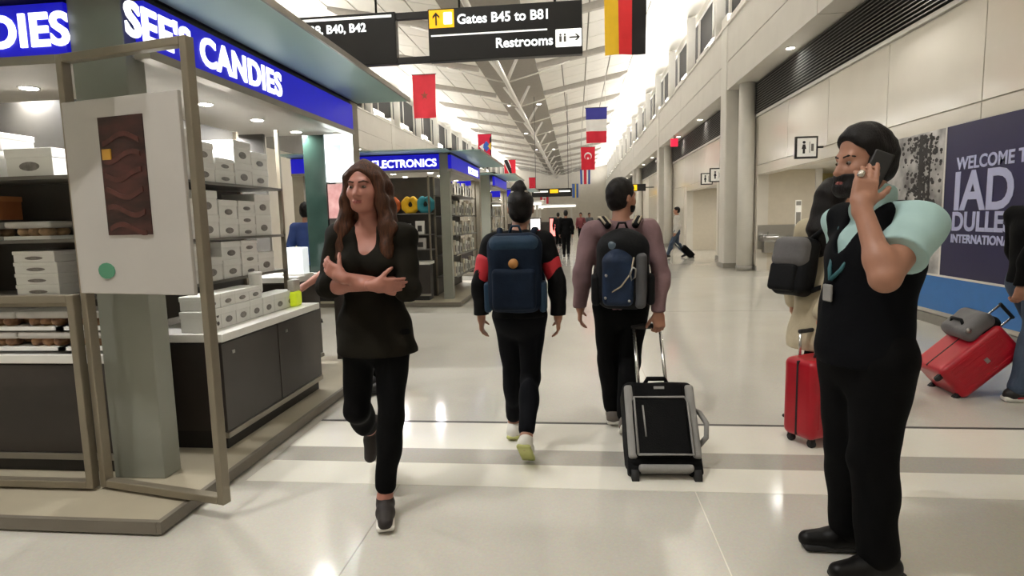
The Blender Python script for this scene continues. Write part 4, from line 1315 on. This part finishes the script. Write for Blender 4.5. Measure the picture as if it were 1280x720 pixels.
tube('round_emblem', [(0, -.291, 1.20), (0, -.272, 1.20)], .028, m_org, bpk, 18)

# ---- man in mauve jumper pulling the black trolley case
m_mauve = mat('jumper_mauve', '7a5f62', .8, var=.12, scale=8, bump=.3, bscale=45)
p = Person('person', 'bearded man in mauve jumper walking away with a hiking backpack and trolley case', (.285, 4.05, 0),
  dict(pv=(0, 0, .88), waist=(0, 0, 1.02), chest=(0, .01, 1.20), neck=(.005, .0, 1.39), head=(.015, .03, 1.57),
       shL=(-.19, 0, 1.355), shR=(.19, 0, 1.355), elL=(-.255, -.02, 1.09), elR=(.258, -.06, 1.07), wrL=(-.268, .03, .845), wrR=(.225, -.19, .835),
       hipL=(-.09, 0, .85), hipR=(.09, 0, .85), knL=(-.08, .08, .47), knR=(.06, -.0, .46), anL=(-.05, .10, .11), fL=(0, 1, 0), anR=(.02, -.19, .15), fR=(0, .85, -.45)),
  (0, 1, 0), m_skin2, 1.0, .008, headf=(.78, .62, 0), handR=dict(d=(.05, -.25, -.95), n=(-.6, .7, 0), th=(-.8, -.3, 0), curl=(.9, .95, 1.0, 1.0), tcurl=.4))
p.wear('jumper', p.torso(.016) + p.arm('L', .016, 1., cuff=.004) + p.arm('R', .016, 1., cuff=.004), m_mauve, [((0, 0, .84), (0, 0, -1)), ((.0, 0, 1.43), (0, -.15, 1))], .005, 17)
p.trousers(m_blackp, .014, .01, .95)
p.shoes(mat('sneaker_grey', '6a625a', .6, var=.2), m_solew, laces=m_lace, accent=mat('sneaker_orange', '9a5a38', .6))
p.short_hair(m_hairb, .014)
q = p.q
p.wear('beard', [E(q(0, .03, -.055), V3(.066, .068, .068) * p.hs, .01, p.hrot, cut=[(q(0, 0, -.028), p.hrot[:, 2] * 1 + p.hrot[:, 1] * .35)])], m_hairb, noise=.002, nfreq=60, h=.006)

m_bk = mat('hiking_pack_navy', '16263f', .6, spec=.3, var=.3, scale=9, bump=.25, bscale=50)
m_bk2 = mat('hiking_pack_grey', '4c4c50', .6, var=.2, scale=9, bump=.2)
m_bk3 = mat('hiking_pack_black', '0c0d10', .65, spec=.2, var=.2, bump=.2)
m_strap = mat('strap_cream', 'a99c86', .7, var=.1)
bpk = empty('backpack', (.285, 4.05, 0)); tag(bpk, 'navy and grey hiking backpack with cream edged straps on the man in the mauve jumper', 'backpack')
sdf('main_body', [B((0, -.20, 1.10), (.165, .10, .235), .09, k=.03), E((0, -.22, 1.28), (.13, .09, .10), .04)], .008, m_bk3, bpk, noise=.003)
sdf('front_panel', [B((-.035, -.285, 1.05), (.095, .04, .155), .035, k=.01), E((-.03, -.275, 1.20), (.085, .045, .09), .03)], .007, m_bk, bpk, noise=.003)
sdf('grey_panel', [B((.105, -.265, 1.05), (.035, .05, .175), .03, k=.01)], .007, m_bk2, bpk, noise=.003)
sdf('sheen_flap', [B((-.02, -.265, 1.27), (.085, .045, .04), .035, k=.01)], .007, mat('pack_flap_blue_grey', '50606c', .4, var=.2), bpk, noise=.003)
for s_ in (-1, 1):
    sdf('side_pocket', [B((s_ * .17, -.19, .99), (.028, .07, .10), .026, k=.01)], .008, m_bk3, bpk)
    pts = [(s_ * .085, -.13, 1.39), (s_ * .115, -.06, 1.435), (s_ * .125, .03, 1.435), (s_ * .13, .12, 1.34), (s_ * .135, .14, 1.20), (s_ * .16, .06, 1.04), (s_ * .16, -.10, .98)]
    st = tube('shoulder_strap', pts, .022, m_bk3, bpk, 8)
    tube('strap_edging', [(x + s_ * .016, y, z + .014) for x, y, z in pts[:4]], .008, m_strap, st, 6)
    tube('strap_edging', [(x - s_ * .016, y, z + .014) for x, y, z in pts[:4]], .008, m_strap, st, 6)
tube('zip_line', [(-.10, -.315, .97), (-.02, -.328, 1.02), (.04, -.326, 1.10), (.06, -.318, 1.20)], .005, m_strap, bpk, 6)
tube('carabiner', [(.05, -.335, 1.14), (.035, -.34, 1.10), (.045, -.34, 1.06), (.065, -.34, 1.08), (.07, -.335, 1.13), (.05, -.335, 1.14)], .006, m_steel, bpk, 6)
for (x, z) in ((-.11, 1.09), (-.115, .95), (.03, .93)): tube('buckle', [(x, -.318, z), (x, -.335, z)], .009, m_steel, bpk, 8)
tube('grab_loop', [(-.035, -.15, 1.37), (-.02, -.16, 1.41), (.02, -.16, 1.41), (.035, -.15, 1.37)], .008, m_bk3, bpk, 8)

# trolley case, leaning away from the camera on two wheels
m_case = mat('case_black_fabric', '09090a', .75, spec=.15, var=.2, bump=.25, bscale=120)
m_caseg = mat('case_grey_trim', '8b8986', .6, var=.1, bump=.2, bscale=120)
m_alu = mat('aluminium_tube', 'd2d0cc', .25, metal=.9)
tc_ = empty('trolley_suitcase', (.475, 3.21, .0)); tag(tc_, 'black soft trolley suitcase with grey trim pulled by the man in mauve', 'suitcase')
tc_.rotation_euler = (R(-36), 0, R(2))
tc_.location.z = .045
sdf('case_body', [B((0, .13, .29), (.205, .125, .255), .045, k=.02)], .008, m_case, tc_, noise=.002)
sdf('front_pocket', [B((-.01, .005, .26), (.155, .03, .17), .022, k=.01)], .007, m_case, tc_, noise=.002)
sdf('upper_pocket', [B((-.01, .012, .475), (.15, .022, .055), .02, k=.01)], .007, m_case, tc_, noise=.002)
for s_ in (-1, 1):
    sdf('side_trim', [B((s_ * .175, .012, .30), (.026, .022, .215), .018, k=.01)], .006, m_caseg, tc_)
    bm = bmesh.new(); bm_tube(bm, [(s_ * .17 - .02, .05, .0), (s_ * .17 + .02, .05, .0)], .042, 18)
    wl = link('wheel', done(bm, True), m_rub, tc_)
    sdf('wheel_housing', [B((s_ * .17, .07, .05), (.035, .05, .05), .02)], .008, m_case, tc_)
    tube('handle_tube', [(s_ * .085, .215, .53), (s_ * .085, .215, .99)], .011, m_alu, tc_, 10)
tube('pocket_piping', [(-.15, -.028, .10), (-.15, -.028, .43), (.135, -.028, .43), (.15, -.028, .40), (.15, -.028, .10), (-.15, -.028, .10)], .007, m_caseg, tc_, 8)
tube('pocket_zip', [(-.10, -.03, .20), (-.105, -.03, .38)], .005, m_caseg, tc_, 6)
sdf('pull_grip', [B((0, .215, 1.0), (.105, .018, .018), .015)], .006, m_rub, tc_)
tube('top_handle', [(-.07, .08, .54), (-.05, .06, .575), (.05, .06, .575), (.07, .08, .54)], .014, m_case, tc_, 8)
tube('side_handle', [(.20, .10, .40), (.235, .08, .37), (.262, .06, .30), (.25, .06, .22), (.20, .09, .17)], .016, m_caseg, tc_, 8)
box('brand_tab', -.03, .03, -.014, -.010, .485, .50, m_caseg, tc_)
sdf('skid_plate', [B((0, .04, .035), (.15, .05, .02), .015)], .008, m_caseg, tc_)

# ---- man on the phone
m_vest = mat('waistcoat_navy_black', '07080c', .85, spec=.12, var=.25, scale=10, bump=.12, bscale=45)
m_shirt = mat('shirt_pale_teal', '9fbdbb', .7, var=.06, scale=6, bump=.12, bscale=30)
HF = nrm(V3(-.97, -.20, -.12))
p = Person('person', 'bearded man in dark waistcoat and pale teal shirt talking on a phone', (1.12, 2.45, 0),
  dict(pv=(.005, 0, .92), waist=(.0, 0, 1.06), chest=(.02, .01, 1.25), neck=(.035, .025, 1.455), head=(-.035, .0, 1.635),
       shL=(.095, -.17, 1.40), shR=(-.02, .20, 1.40), elL=(-.10, -.335, 1.225), elR=(.07, .28, 1.12), wrL=(-.130, -.215, 1.465), wrR=(.14, .17, .95),
       hipL=(.03, -.085, .88), hipR=(-.02, .095, .88), knL=(.015, -.06, .49), knR=(-.01, .10, .48), anL=(.045, -.08, .105), fL=(-.97, -.2, 0), anR=(.02, .13, .105), fR=(-.99, .0, 0)),
  (-.91, -.41, 0), m_skin2, 1.03, .0065, build=1.10, belly=0, headf=HF, headup=(.06, 0, 1),
  handL=dict(d=(.22, .22, .92), n=(.15, .95, -.2), th=(.95, -.1, -.1), curl=(.12, .30, .38, .46), tcurl=.15))
face_parts(p.q, p.hs, p.body, m_hairb)
J = p.J
sdv = nrm(J['shL'] - J['shR'])
p.wear('shirt', p.torso(.012)[2:6] + [C(J['shL'], J['shL'] + (J['elL'] - J['shL']) * .66, .082, .082, .03, cut=[(J['shL'] + (J['elL'] - J['shL']) * .60, J['elL'] - J['shL'])])] + p.arm('R', .016, .8) + p.torso(.010)[1:2], m_shirt, [(J['waist'] - UP * .02, -UP), (J['neck'] + UP * .02, UP * 1 - p.n * .35)], .005, 22)
ck = J['neck'] + UP * .03
p.wear('collar', [C(ck - UP * .03 + .02 * p.n, ck + UP * .02 + .012 * p.n, .083, .074, k=.02, cut=[(ck + p.n * .085, p.n + UP * .5)]), C(ck - UP * .06, ck + UP * .10, .058, .058, k=.004, neg=True)], m_shirt, noise=.001, h=.006)
vp = p.torso(.026)
vcut = [E(J['neck'] + p.n * .13 - UP * .05, (.05, .05, .15), .02, neg=True), C(J['neck'] - UP * .12, J['neck'] + UP * .1, .085, .10, k=.02, neg=True)]
for s_ in 'L':
    o = sdv
    vcut.append(C(J['sh' + s_] + o * .02 - UP * .09, J['sh' + s_] + o * .05 + UP * .12, .075, .09, k=.02, neg=True))
p.wear('waistcoat', vp[:4] + vp[6:] + [C(J['chest'] + p.n * .035, J['pv'] + p.nh * .035, .125, .15, .06)] + vcut, m_vest, [((0, 0, .86), (0, 0, -1))], .003, 18)
p.belly = 0
p.trousers(m_blackp, .024, .012, .97, noise=.004)
p.shoes(mat('shoe_black_leather', '080707', .45, spec=.25), m_rub, big=1.05)
p.short_hair(m_hairb, .016, low=-.05, front=.055)
q = p.q
p.wear('beard', [E(q(0, .026, -.058), V3(.068, .074, .066) * p.hs, .01, p.hrot, cut=[(q(0, .03, -.030), p.hrot[:, 2] * 1 + p.hrot[:, 1] * .30)]), C(q(-.026, .088, -.048), q(.026, .088, -.048), .009, k=.01), C(q(-.030, .056, -.092), q(.030, .056, -.092), .036, k=.02),
                 C(q(.072, .012, .02), q(.066, .022, -.05), .012, .02, k=.015), C(q(-.072, .012, .02), q(-.066, .022, -.05), .012, .02, k=.015), C(q(-.016, .096, -.068), q(.016, .096, -.068), .009, k=.005, neg=True)], m_hairb, noise=.0015, nfreq=70, h=.005)
# lanyard with badge
m_lan = mat('lanyard_teal', '2c5f66', .6)
cst = J['neck'] + UP * .02
ly = tube('lanyard', [tuple(J['neck'] - p.n * .075 + UP * .0 ), tuple(J['neck'] + sdv * .085 + UP * .0), tuple(J['neck'] + sdv * .075 + p.n * .10 - UP * .07), tuple(J['chest'] + p.n * .165 + sdv * .03 - UP * .02), tuple(J['chest'] + p.n * .185 - UP * .06)], .008, m_lan, p.root, 8)
tube('lanyard', [tuple(J['neck'] - p.n * .075 + UP * .0), tuple(J['neck'] - sdv * .085), tuple(J['neck'] - sdv * .075 + p.n * .10 - UP * .07), tuple(J['chest'] + p.n * .165 - sdv * .03 - UP * .02), tuple(J['chest'] + p.n * .185 - UP * .06)], .008, m_lan, p.root, 8)
bd = sdf('badge', [B(J['chest'] + p.n * .195 - UP * .11, (.024, .005, .034), .005, rot=np.stack([sdv, p.n, UP], 1))], .004, m_caseg, p.root)
sdf('ring', [C(V3(-.128, -.195, 1.575), V3(-.124, -.193, 1.580), .0125, k=.001)], .003, mat('ring_silver', 'cfcac0', .2, metal=1.), p.body)
# phone
l_, f_, u_ = p.hrot[:, 0], p.hrot[:, 1], p.hrot[:, 2]
pc = q(.106, .020, -.035)
ax1 = nrm(f_ * .42 - u_ * .90); l_ = nrm(l_ + f_ * .55); l_ = nrm(l_ - ax1 * np.dot(l_, ax1)); ax2 = nrm(np.cross(l_, ax1))
phn = empty('mobile_phone', (1.12, 2.45, 0)); tag(phn, 'dark mobile phone held to the ear of the man in the waistcoat', 'phone')
sdf('case', [B(pc, (.070, .034, .006), .006, rot=np.stack([ax1, ax2, l_], 1))], .003, m_blackm, phn)
sdf('screen', [B(pc - l_ * .0055, (.068, .033, .002), .002, rot=np.stack([ax1, ax2, l_], 1))], .0015, m_glassd, phn)

# ---- woman in cream coat partly hidden behind him
m_cream = mat('coat_cream', 'b9ad93', .8, var=.08, scale=8, bump=.2)
p = Person('person', 'woman with long dark hair in a cream coat behind the man on the phone', (1.63, 4.12, 0),
  dict(pv=(0, 0, .90), waist=(0, 0, 1.04), chest=(0, 0, 1.20), neck=(.0, .0, 1.37), head=(.03, .0, 1.54),
       shL=(-.09, .14, 1.32), shR=(.09, -.14, 1.32), elL=(-.16, .20, 1.06), elR=(-.03, -.24, 1.07), wrL=(-.14, .2, .84), wrR=(-.12, -.26, .83),
       hipL=(-.06, .07, .86), hipR=(.06, -.07, .86), knL=(-.02, .09, .47), knR=(.10, -.06, .47), anL=(-.14, .06, .12), fL=(.8, .5, -.3), anR=(.14, -.04, .105), fR=(.8, .5, 0)),
  (.85, .52, 0), m_skin, .97, .009, female=True, handR=dict(d=(-.15, -.1, -1), n=(.6, .3, 0), th=(.5, -.6, 0), curl=(.9, 1, 1, 1)))
p.wear('coat', p.torso(.026) + [C((0, 0, .90), (-.02, 0, .60), .185, .215, .05)] + p.arm('L', .024, 1., cuff=.006) + p.arm('R', .024, 1., cuff=.006), m_cream, [((0, 0, .56), (0, 0, -1)), ((0, 0, 1.42), (0, 0, 1))], .005, 14)
p.trousers(m_blackp, .012, .006)
p.shoes(m_blackm, m_rub)
q = p.q
p.wear('hair', [E(q(0, -.018, .034), V3(.088, .108, .10) * p.hs, .01, p.hrot, cut=[(q(0, .06, .05), p.hrot[:, 1] * .8 - p.hrot[:, 2] * .5)]), C(q(0, -.06, 0), q(0, -.10, -.22), .085, .095, k=.04), C(q(0, -.10, -.22), q(0, -.11, -.36), .09, .05, k=.04)], m_hairb, noise=.004, nfreq=34, h=.008)
hb = empty('shoulder_bag', (1.63, 4.12, 0)); tag(hb, 'grey and black backpack carried behind the woman in the cream coat', 'bag')
m_bag = mat('bag_grey', '5d5b5c', .6, var=.15, bump=.2)
rb = Matrix.Rotation(R(31), 3, 'Z') @ Matrix.Rotation(R(12), 3, 'Y')
rbn = np.array(rb)
sdf('bag_body', [B((-.225, -.06, 1.10), (.085, .13, .19), .06, rot=rbn, k=.02)], .008, m_bk3, hb, noise=.003)
sdf('grey_top', [B((-.235, -.07, 1.19), (.088, .125, .10), .06, rot=rbn, k=.02)], .008, m_bag, hb, noise=.003)
sdf('front_pocket', [B((-.315, -.10, 1.04), (.025, .10, .09), .024, rot=rbn, k=.02)], .008, m_bk3, hb)
tube('bag_strap', [(-.15, -.10, 1.27), (-.06, -.17, 1.375), (.06, -.15, 1.37), (.13, -.13, 1.22), (.02, -.20, 1.03), (-.16, -.16, .95)], .016, m_bk3, hb, 8)

def hard_case(name, label, loc, rot, w_, d_, h_, M, ext=.12, group=None):
    """ribbed hard-shell case, x width, y depth, standing on wheels at z 0"""
    t = empty(name, loc); t.rotation_euler = rot
    tag(t, label, 'suitcase', group)
    P = [B((0, 0, .05 + h_ / 2), (w_ / 2, d_ / 2, h_ / 2), .045, k=.01)]
    sh = sdf('shell', P, .008, M, t)
    for i in range(5):
        x = -w_ * .32 + w_ * .16 * i
        for y in (-1, 1): box('shell_rib', x - .012, x + .012, y * (d_ / 2 + .004), y * (d_ / 2 - .01), .12, h_ - .02, M, sh, .003)
    box('zip_seam', -w_ / 2 - .003, w_ / 2 + .003, -.007, .007, .07, h_ + .04, m_rub, sh, .003)
    for sx_ in (-1, 1):
        for sy_ in (-1, 1):
            bm = bmesh.new(); bm_tube(bm, [(sx_ * (w_ / 2 - .05) - .012, sy_ * (d_ / 2 - .04), .025), (sx_ * (w_ / 2 - .05) + .012, sy_ * (d_ / 2 - .04), .025)], .025, 14)
            o = link('wheel', done(bm, True), m_rub, t)
            box('wheel_fork', sx_ * (w_ / 2 - .05) - .018, sx_ * (w_ / 2 - .05) + .018, sy_ * (d_ / 2 - .04) - .014, sy_ * (d_ / 2 - .04) + .014, .03, .07, m_rub, t)
        tube('handle_tube', [(sx_ * .07, d_ / 2 - .035, h_ + .03), (sx_ * .07, d_ / 2 - .035, h_ + .05 + ext)], .009, m_alu, t, 8)
    sdf('pull_grip', [B((0, d_ / 2 - .035, h_ + .06 + ext), (.085, .014, .014), .012)], .006, m_rub, t)
    box('logo_plate', -.02, .02, -d_ / 2 - .007, -d_ / 2 - .002, h_ * .62, h_ * .62 + .03, m_steel, t)
    tube('carry_handle', [(-.06, -.02, h_ + .045), (-.05, -.02, h_ + .075), (.05, -.02, h_ + .075), (.06, -.02, h_ + .045)], .009, m_rub, t, 8)
    return t
m_rcase = mat('shell_red', 'a80d22', .3, var=.08, scale=6)
hard_case('red_suitcase', 'upright red hard-shell suitcase beside the man on the phone', (1.50, 3.88, 0), (0, 0, R(30)), .36, .23, .50, m_rcase, .14)
# red case pulled at the right edge, tilted back
rc = hard_case('red_suitcase', 'red hard-shell suitcase tilted and pulled along at the right edge', (2.80, 5.0, .06), (0, R(48), R(0)), .30, .40, .56, m_rcase, .22)
gb = empty('grey_duffel', (2.80, 5.0, .06)); gb.rotation_euler = (0, R(48), 0)
tag(gb, 'grey and black soft bag riding on the tilted red suitcase', 'bag')
sdf('bag_body', [B((-.20, 0, .50), (.065, .17, .13), .055, k=.02)], .008, m_bag, gb, noise=.004)
sdf('bag_base', [B((-.15, 0, .55), (.05, .16, .10), .045, k=.02)], .008, m_bk3, gb, noise=.003)
tube('bag_handle', [(-.24, -.08, .44), (-.29, -.06, .47), (-.29, .06, .47), (-.24, .08, .44)], .012, m_bk3, gb, 8)
tube('bag_buckle', [(-.25, -.17, .42), (-.25, -.18, .42)], .02, m_steel, gb, 10)

# ---- traveller at the right edge
m_jean = mat('denim_dark', '39475a', .8, var=.2, scale=10, bump=.25, bscale=90)
p = Person('person', 'traveller in black jacket and dark jeans pulling a red suitcase at the right edge', (3.37, 4.85, 0),
  dict(pv=(0, 0, .92), waist=(0, 0, 1.06), chest=(.0, 0, 1.24), neck=(.02, .0, 1.43), head=(.04, .0, 1.61),
       shL=(0, .18, 1.38), shR=(0, -.18, 1.38), elL=(.05, .25, 1.11), elR=(-.15, -.22, 1.12), wrL=(.18, .23, .9), wrR=(-.17, -.16, .87),
       hipL=(.0, .09, .88), hipR=(0, -.09, .88), knL=(.16, .09, .50), knR=(-.02, -.10, .48), anL=(.30, .09, .11), fL=(1, 0, .1), anR=(-.10, -.10, .105), fR=(1, -.1, 0)),
  (1, 0, 0), m_skin2, 1.0, .009, handR=dict(d=(-.2, .1, -1), n=(.3, .6, 0), th=(.8, .1, 0), curl=(.9, 1, 1, 1)))
p.wear('jacket', p.torso(.028) + p.arm('L', .026, 1.) + p.arm('R', .026, 1.), m_black, [((0, 0, .88), (0, 0, -1)), ((0, 0, 1.46), (0, 0, 1))], .005, 14)
p.trousers(m_jean, .02, .014, .97, noise=.005)
p.shoes(mat('sneaker_black', '1a1718', .6), m_solew, accent=mat('sneaker_red', 'b3202c', .6), big=1.08, laces=m_lace, sole_t=.018)
p.short_hair(m_hairb)

# ---- leaner at the candy counter, mostly hidden behind the woman with folded arms
p = Person('person', 'person in black leaning on the candy counter behind the auburn haired woman', (-1.72, 4.95, 0),
  dict(pv=(0, 0, .90), waist=(-.02, 0, 1.04), chest=(-.05, -.02, 1.20), neck=(-.05, -.03, 1.38), head=(-.03, -.06, 1.55),
       shL=(.07, -.17, 1.33), shR=(-.16, .12, 1.33), elL=(.14, -.22, 1.08), elR=(-.32, -.06, 1.10), wrL=(.10, -.26, .86), wrR=(-.53, -.28, .93),
       hipL=(.05, -.08, .86), hipR=(-.05, .08, .86), knL=(.04, -.1, .47), knR=(-.05, .06, .47), anL=(.06, -.08, .105), fL=(-.7, -.7, 0), anR=(-.04, .10, .105), fR=(-.7, -.7, 0)),
  (-.75, -.6, 0), m_skin3, .97, .010, handR=dict(d=(-.5, -.8, -.45), n=(0, 0, -1), th=(-.8, .4, 0), curl=(.25, .3, .3, .3)))
p.wear('jacket', p.torso(.018) + p.arm('L', .018, 1.) + p.arm('R', .018, .62), m_black, [((0, 0, .86), (0, 0, -1)), ((0, 0, 1.42), (0, 0, 1))], .004, 14)
p.trousers(m_blackp, .014, .008)
p.shoes(m_blackm, m_rub)
p.short_hair(m_hairb)

# ---- figures farther away
def stroller(loc, label, fwd, top, legs, hairm=m_hairb, s=1., h=.014, stride=.2, group=None, coat=0., skin=None):
    f = nrm(V3(fwd[0], fwd[1], 0)); l = np.cross(UP, f)
    P_ = lambda a, b, z: tuple(l * a + f * b + UP * z * s)
    p = Person('person', label, loc, dict(pv=P_(0, 0, .91), waist=P_(0, 0, 1.05), chest=P_(0, .01, 1.23), neck=P_(0, 0, 1.42), head=P_(0, .02, 1.60),
        shL=P_(.18, 0, 1.37), shR=P_(-.18, 0, 1.37), elL=P_(.24, -.06, 1.1), elR=P_(-.24, -.02, 1.1), wrL=P_(.24, .06, .86), wrR=P_(-.24, .0, .86),
        hipL=P_(.085, 0, .88), hipR=P_(-.085, 0, .88), knL=P_(.08, stride * .6, .49), knR=P_(-.08, 0, .48), anL=P_(.08, stride, .11), anR=P_(-.08, -stride, .14), fL=tuple(f), fR=tuple(f * .9 - UP * .3)), f, skin or m_skin2, s, h, group)
    p.wear('top', p.torso(.02) + p.arm('L', .02, 1.) + p.arm('R', .02, 1.), top, [((0, 0, (.84 - coat) * s), (0, 0, -1)), ((0, 0, 1.45 * s), (0, 0, 1))], .004, 14)
    p.trousers(legs, .014, .01)
    p.shoes(m_blackm, m_rub)
    p.short_hair(hairm, h and .014)
    return p
stroller((-.40, 22.1, 0), 'distant person in black walking away down the middle of the concourse', (0, 1), m_black, m_blackp, stride=.12)
m_ws = mat('shirt_white', 'c9c6c0', .8, var=.05)
stroller((3.40, 21.1, 0), 'distant person in white shirt and jeans walking along the right wall', (-1, .1), m_ws, m_jean, stride=.3)
rb2 = empty('rolling_bag', (3.95, 21.1, 0)); rb2.rotation_euler = (0, R(-45), 0)
tag(rb2, 'black rolling bag trailing behind the person in the white shirt', 'suitcase')
sdf('bag_body', [B((0, 0, .28), (.11, .17, .24), .04)], .012, m_case, rb2)
for s_ in (-1, 1):
    tube('handle_tube', [(-.08, s_ * .07, .5), (-.08, s_ * .07, .95)], .01, m_alu, rb2, 8)
    tube('wheel', [(0, s_ * .14 - .015, .03), (0, s_ * .14 + .015, .03)], .035, m_rub, rb2, 12)
sdf('pull_grip', [B((-.08, 0, .95), (.014, .085, .014), .012)], .008, m_rub, rb2)
m_bluev = mat('top_royal_blue', '26407e', .75, var=.15)
stroller((-3.86, 8.3, 0), 'person in a blue top standing beyond the candy kiosk shelves', (.1, 1), m_bluev, m_blackp, stride=.05, h=.012, s=1.02)
m_maroon = mat('top_maroon', '6a2a30', .75, var=.2)
stroller((.22, 34, 0), 'far person in maroon top beside the right flags', (-.3, -1), m_maroon, m_blackp, stride=.1, h=.02)
stroller((.75, 37, 0), 'farther person in dark top near the right wall', (.2, -1), m_bk2, m_blackp, stride=.1, h=.02)
stroller((-.95, 31, 0), 'far person in dark coat in front of the glowing screens', (0, 1), m_bk3, m_blackp, stride=.1, h=.02, coat=.2)
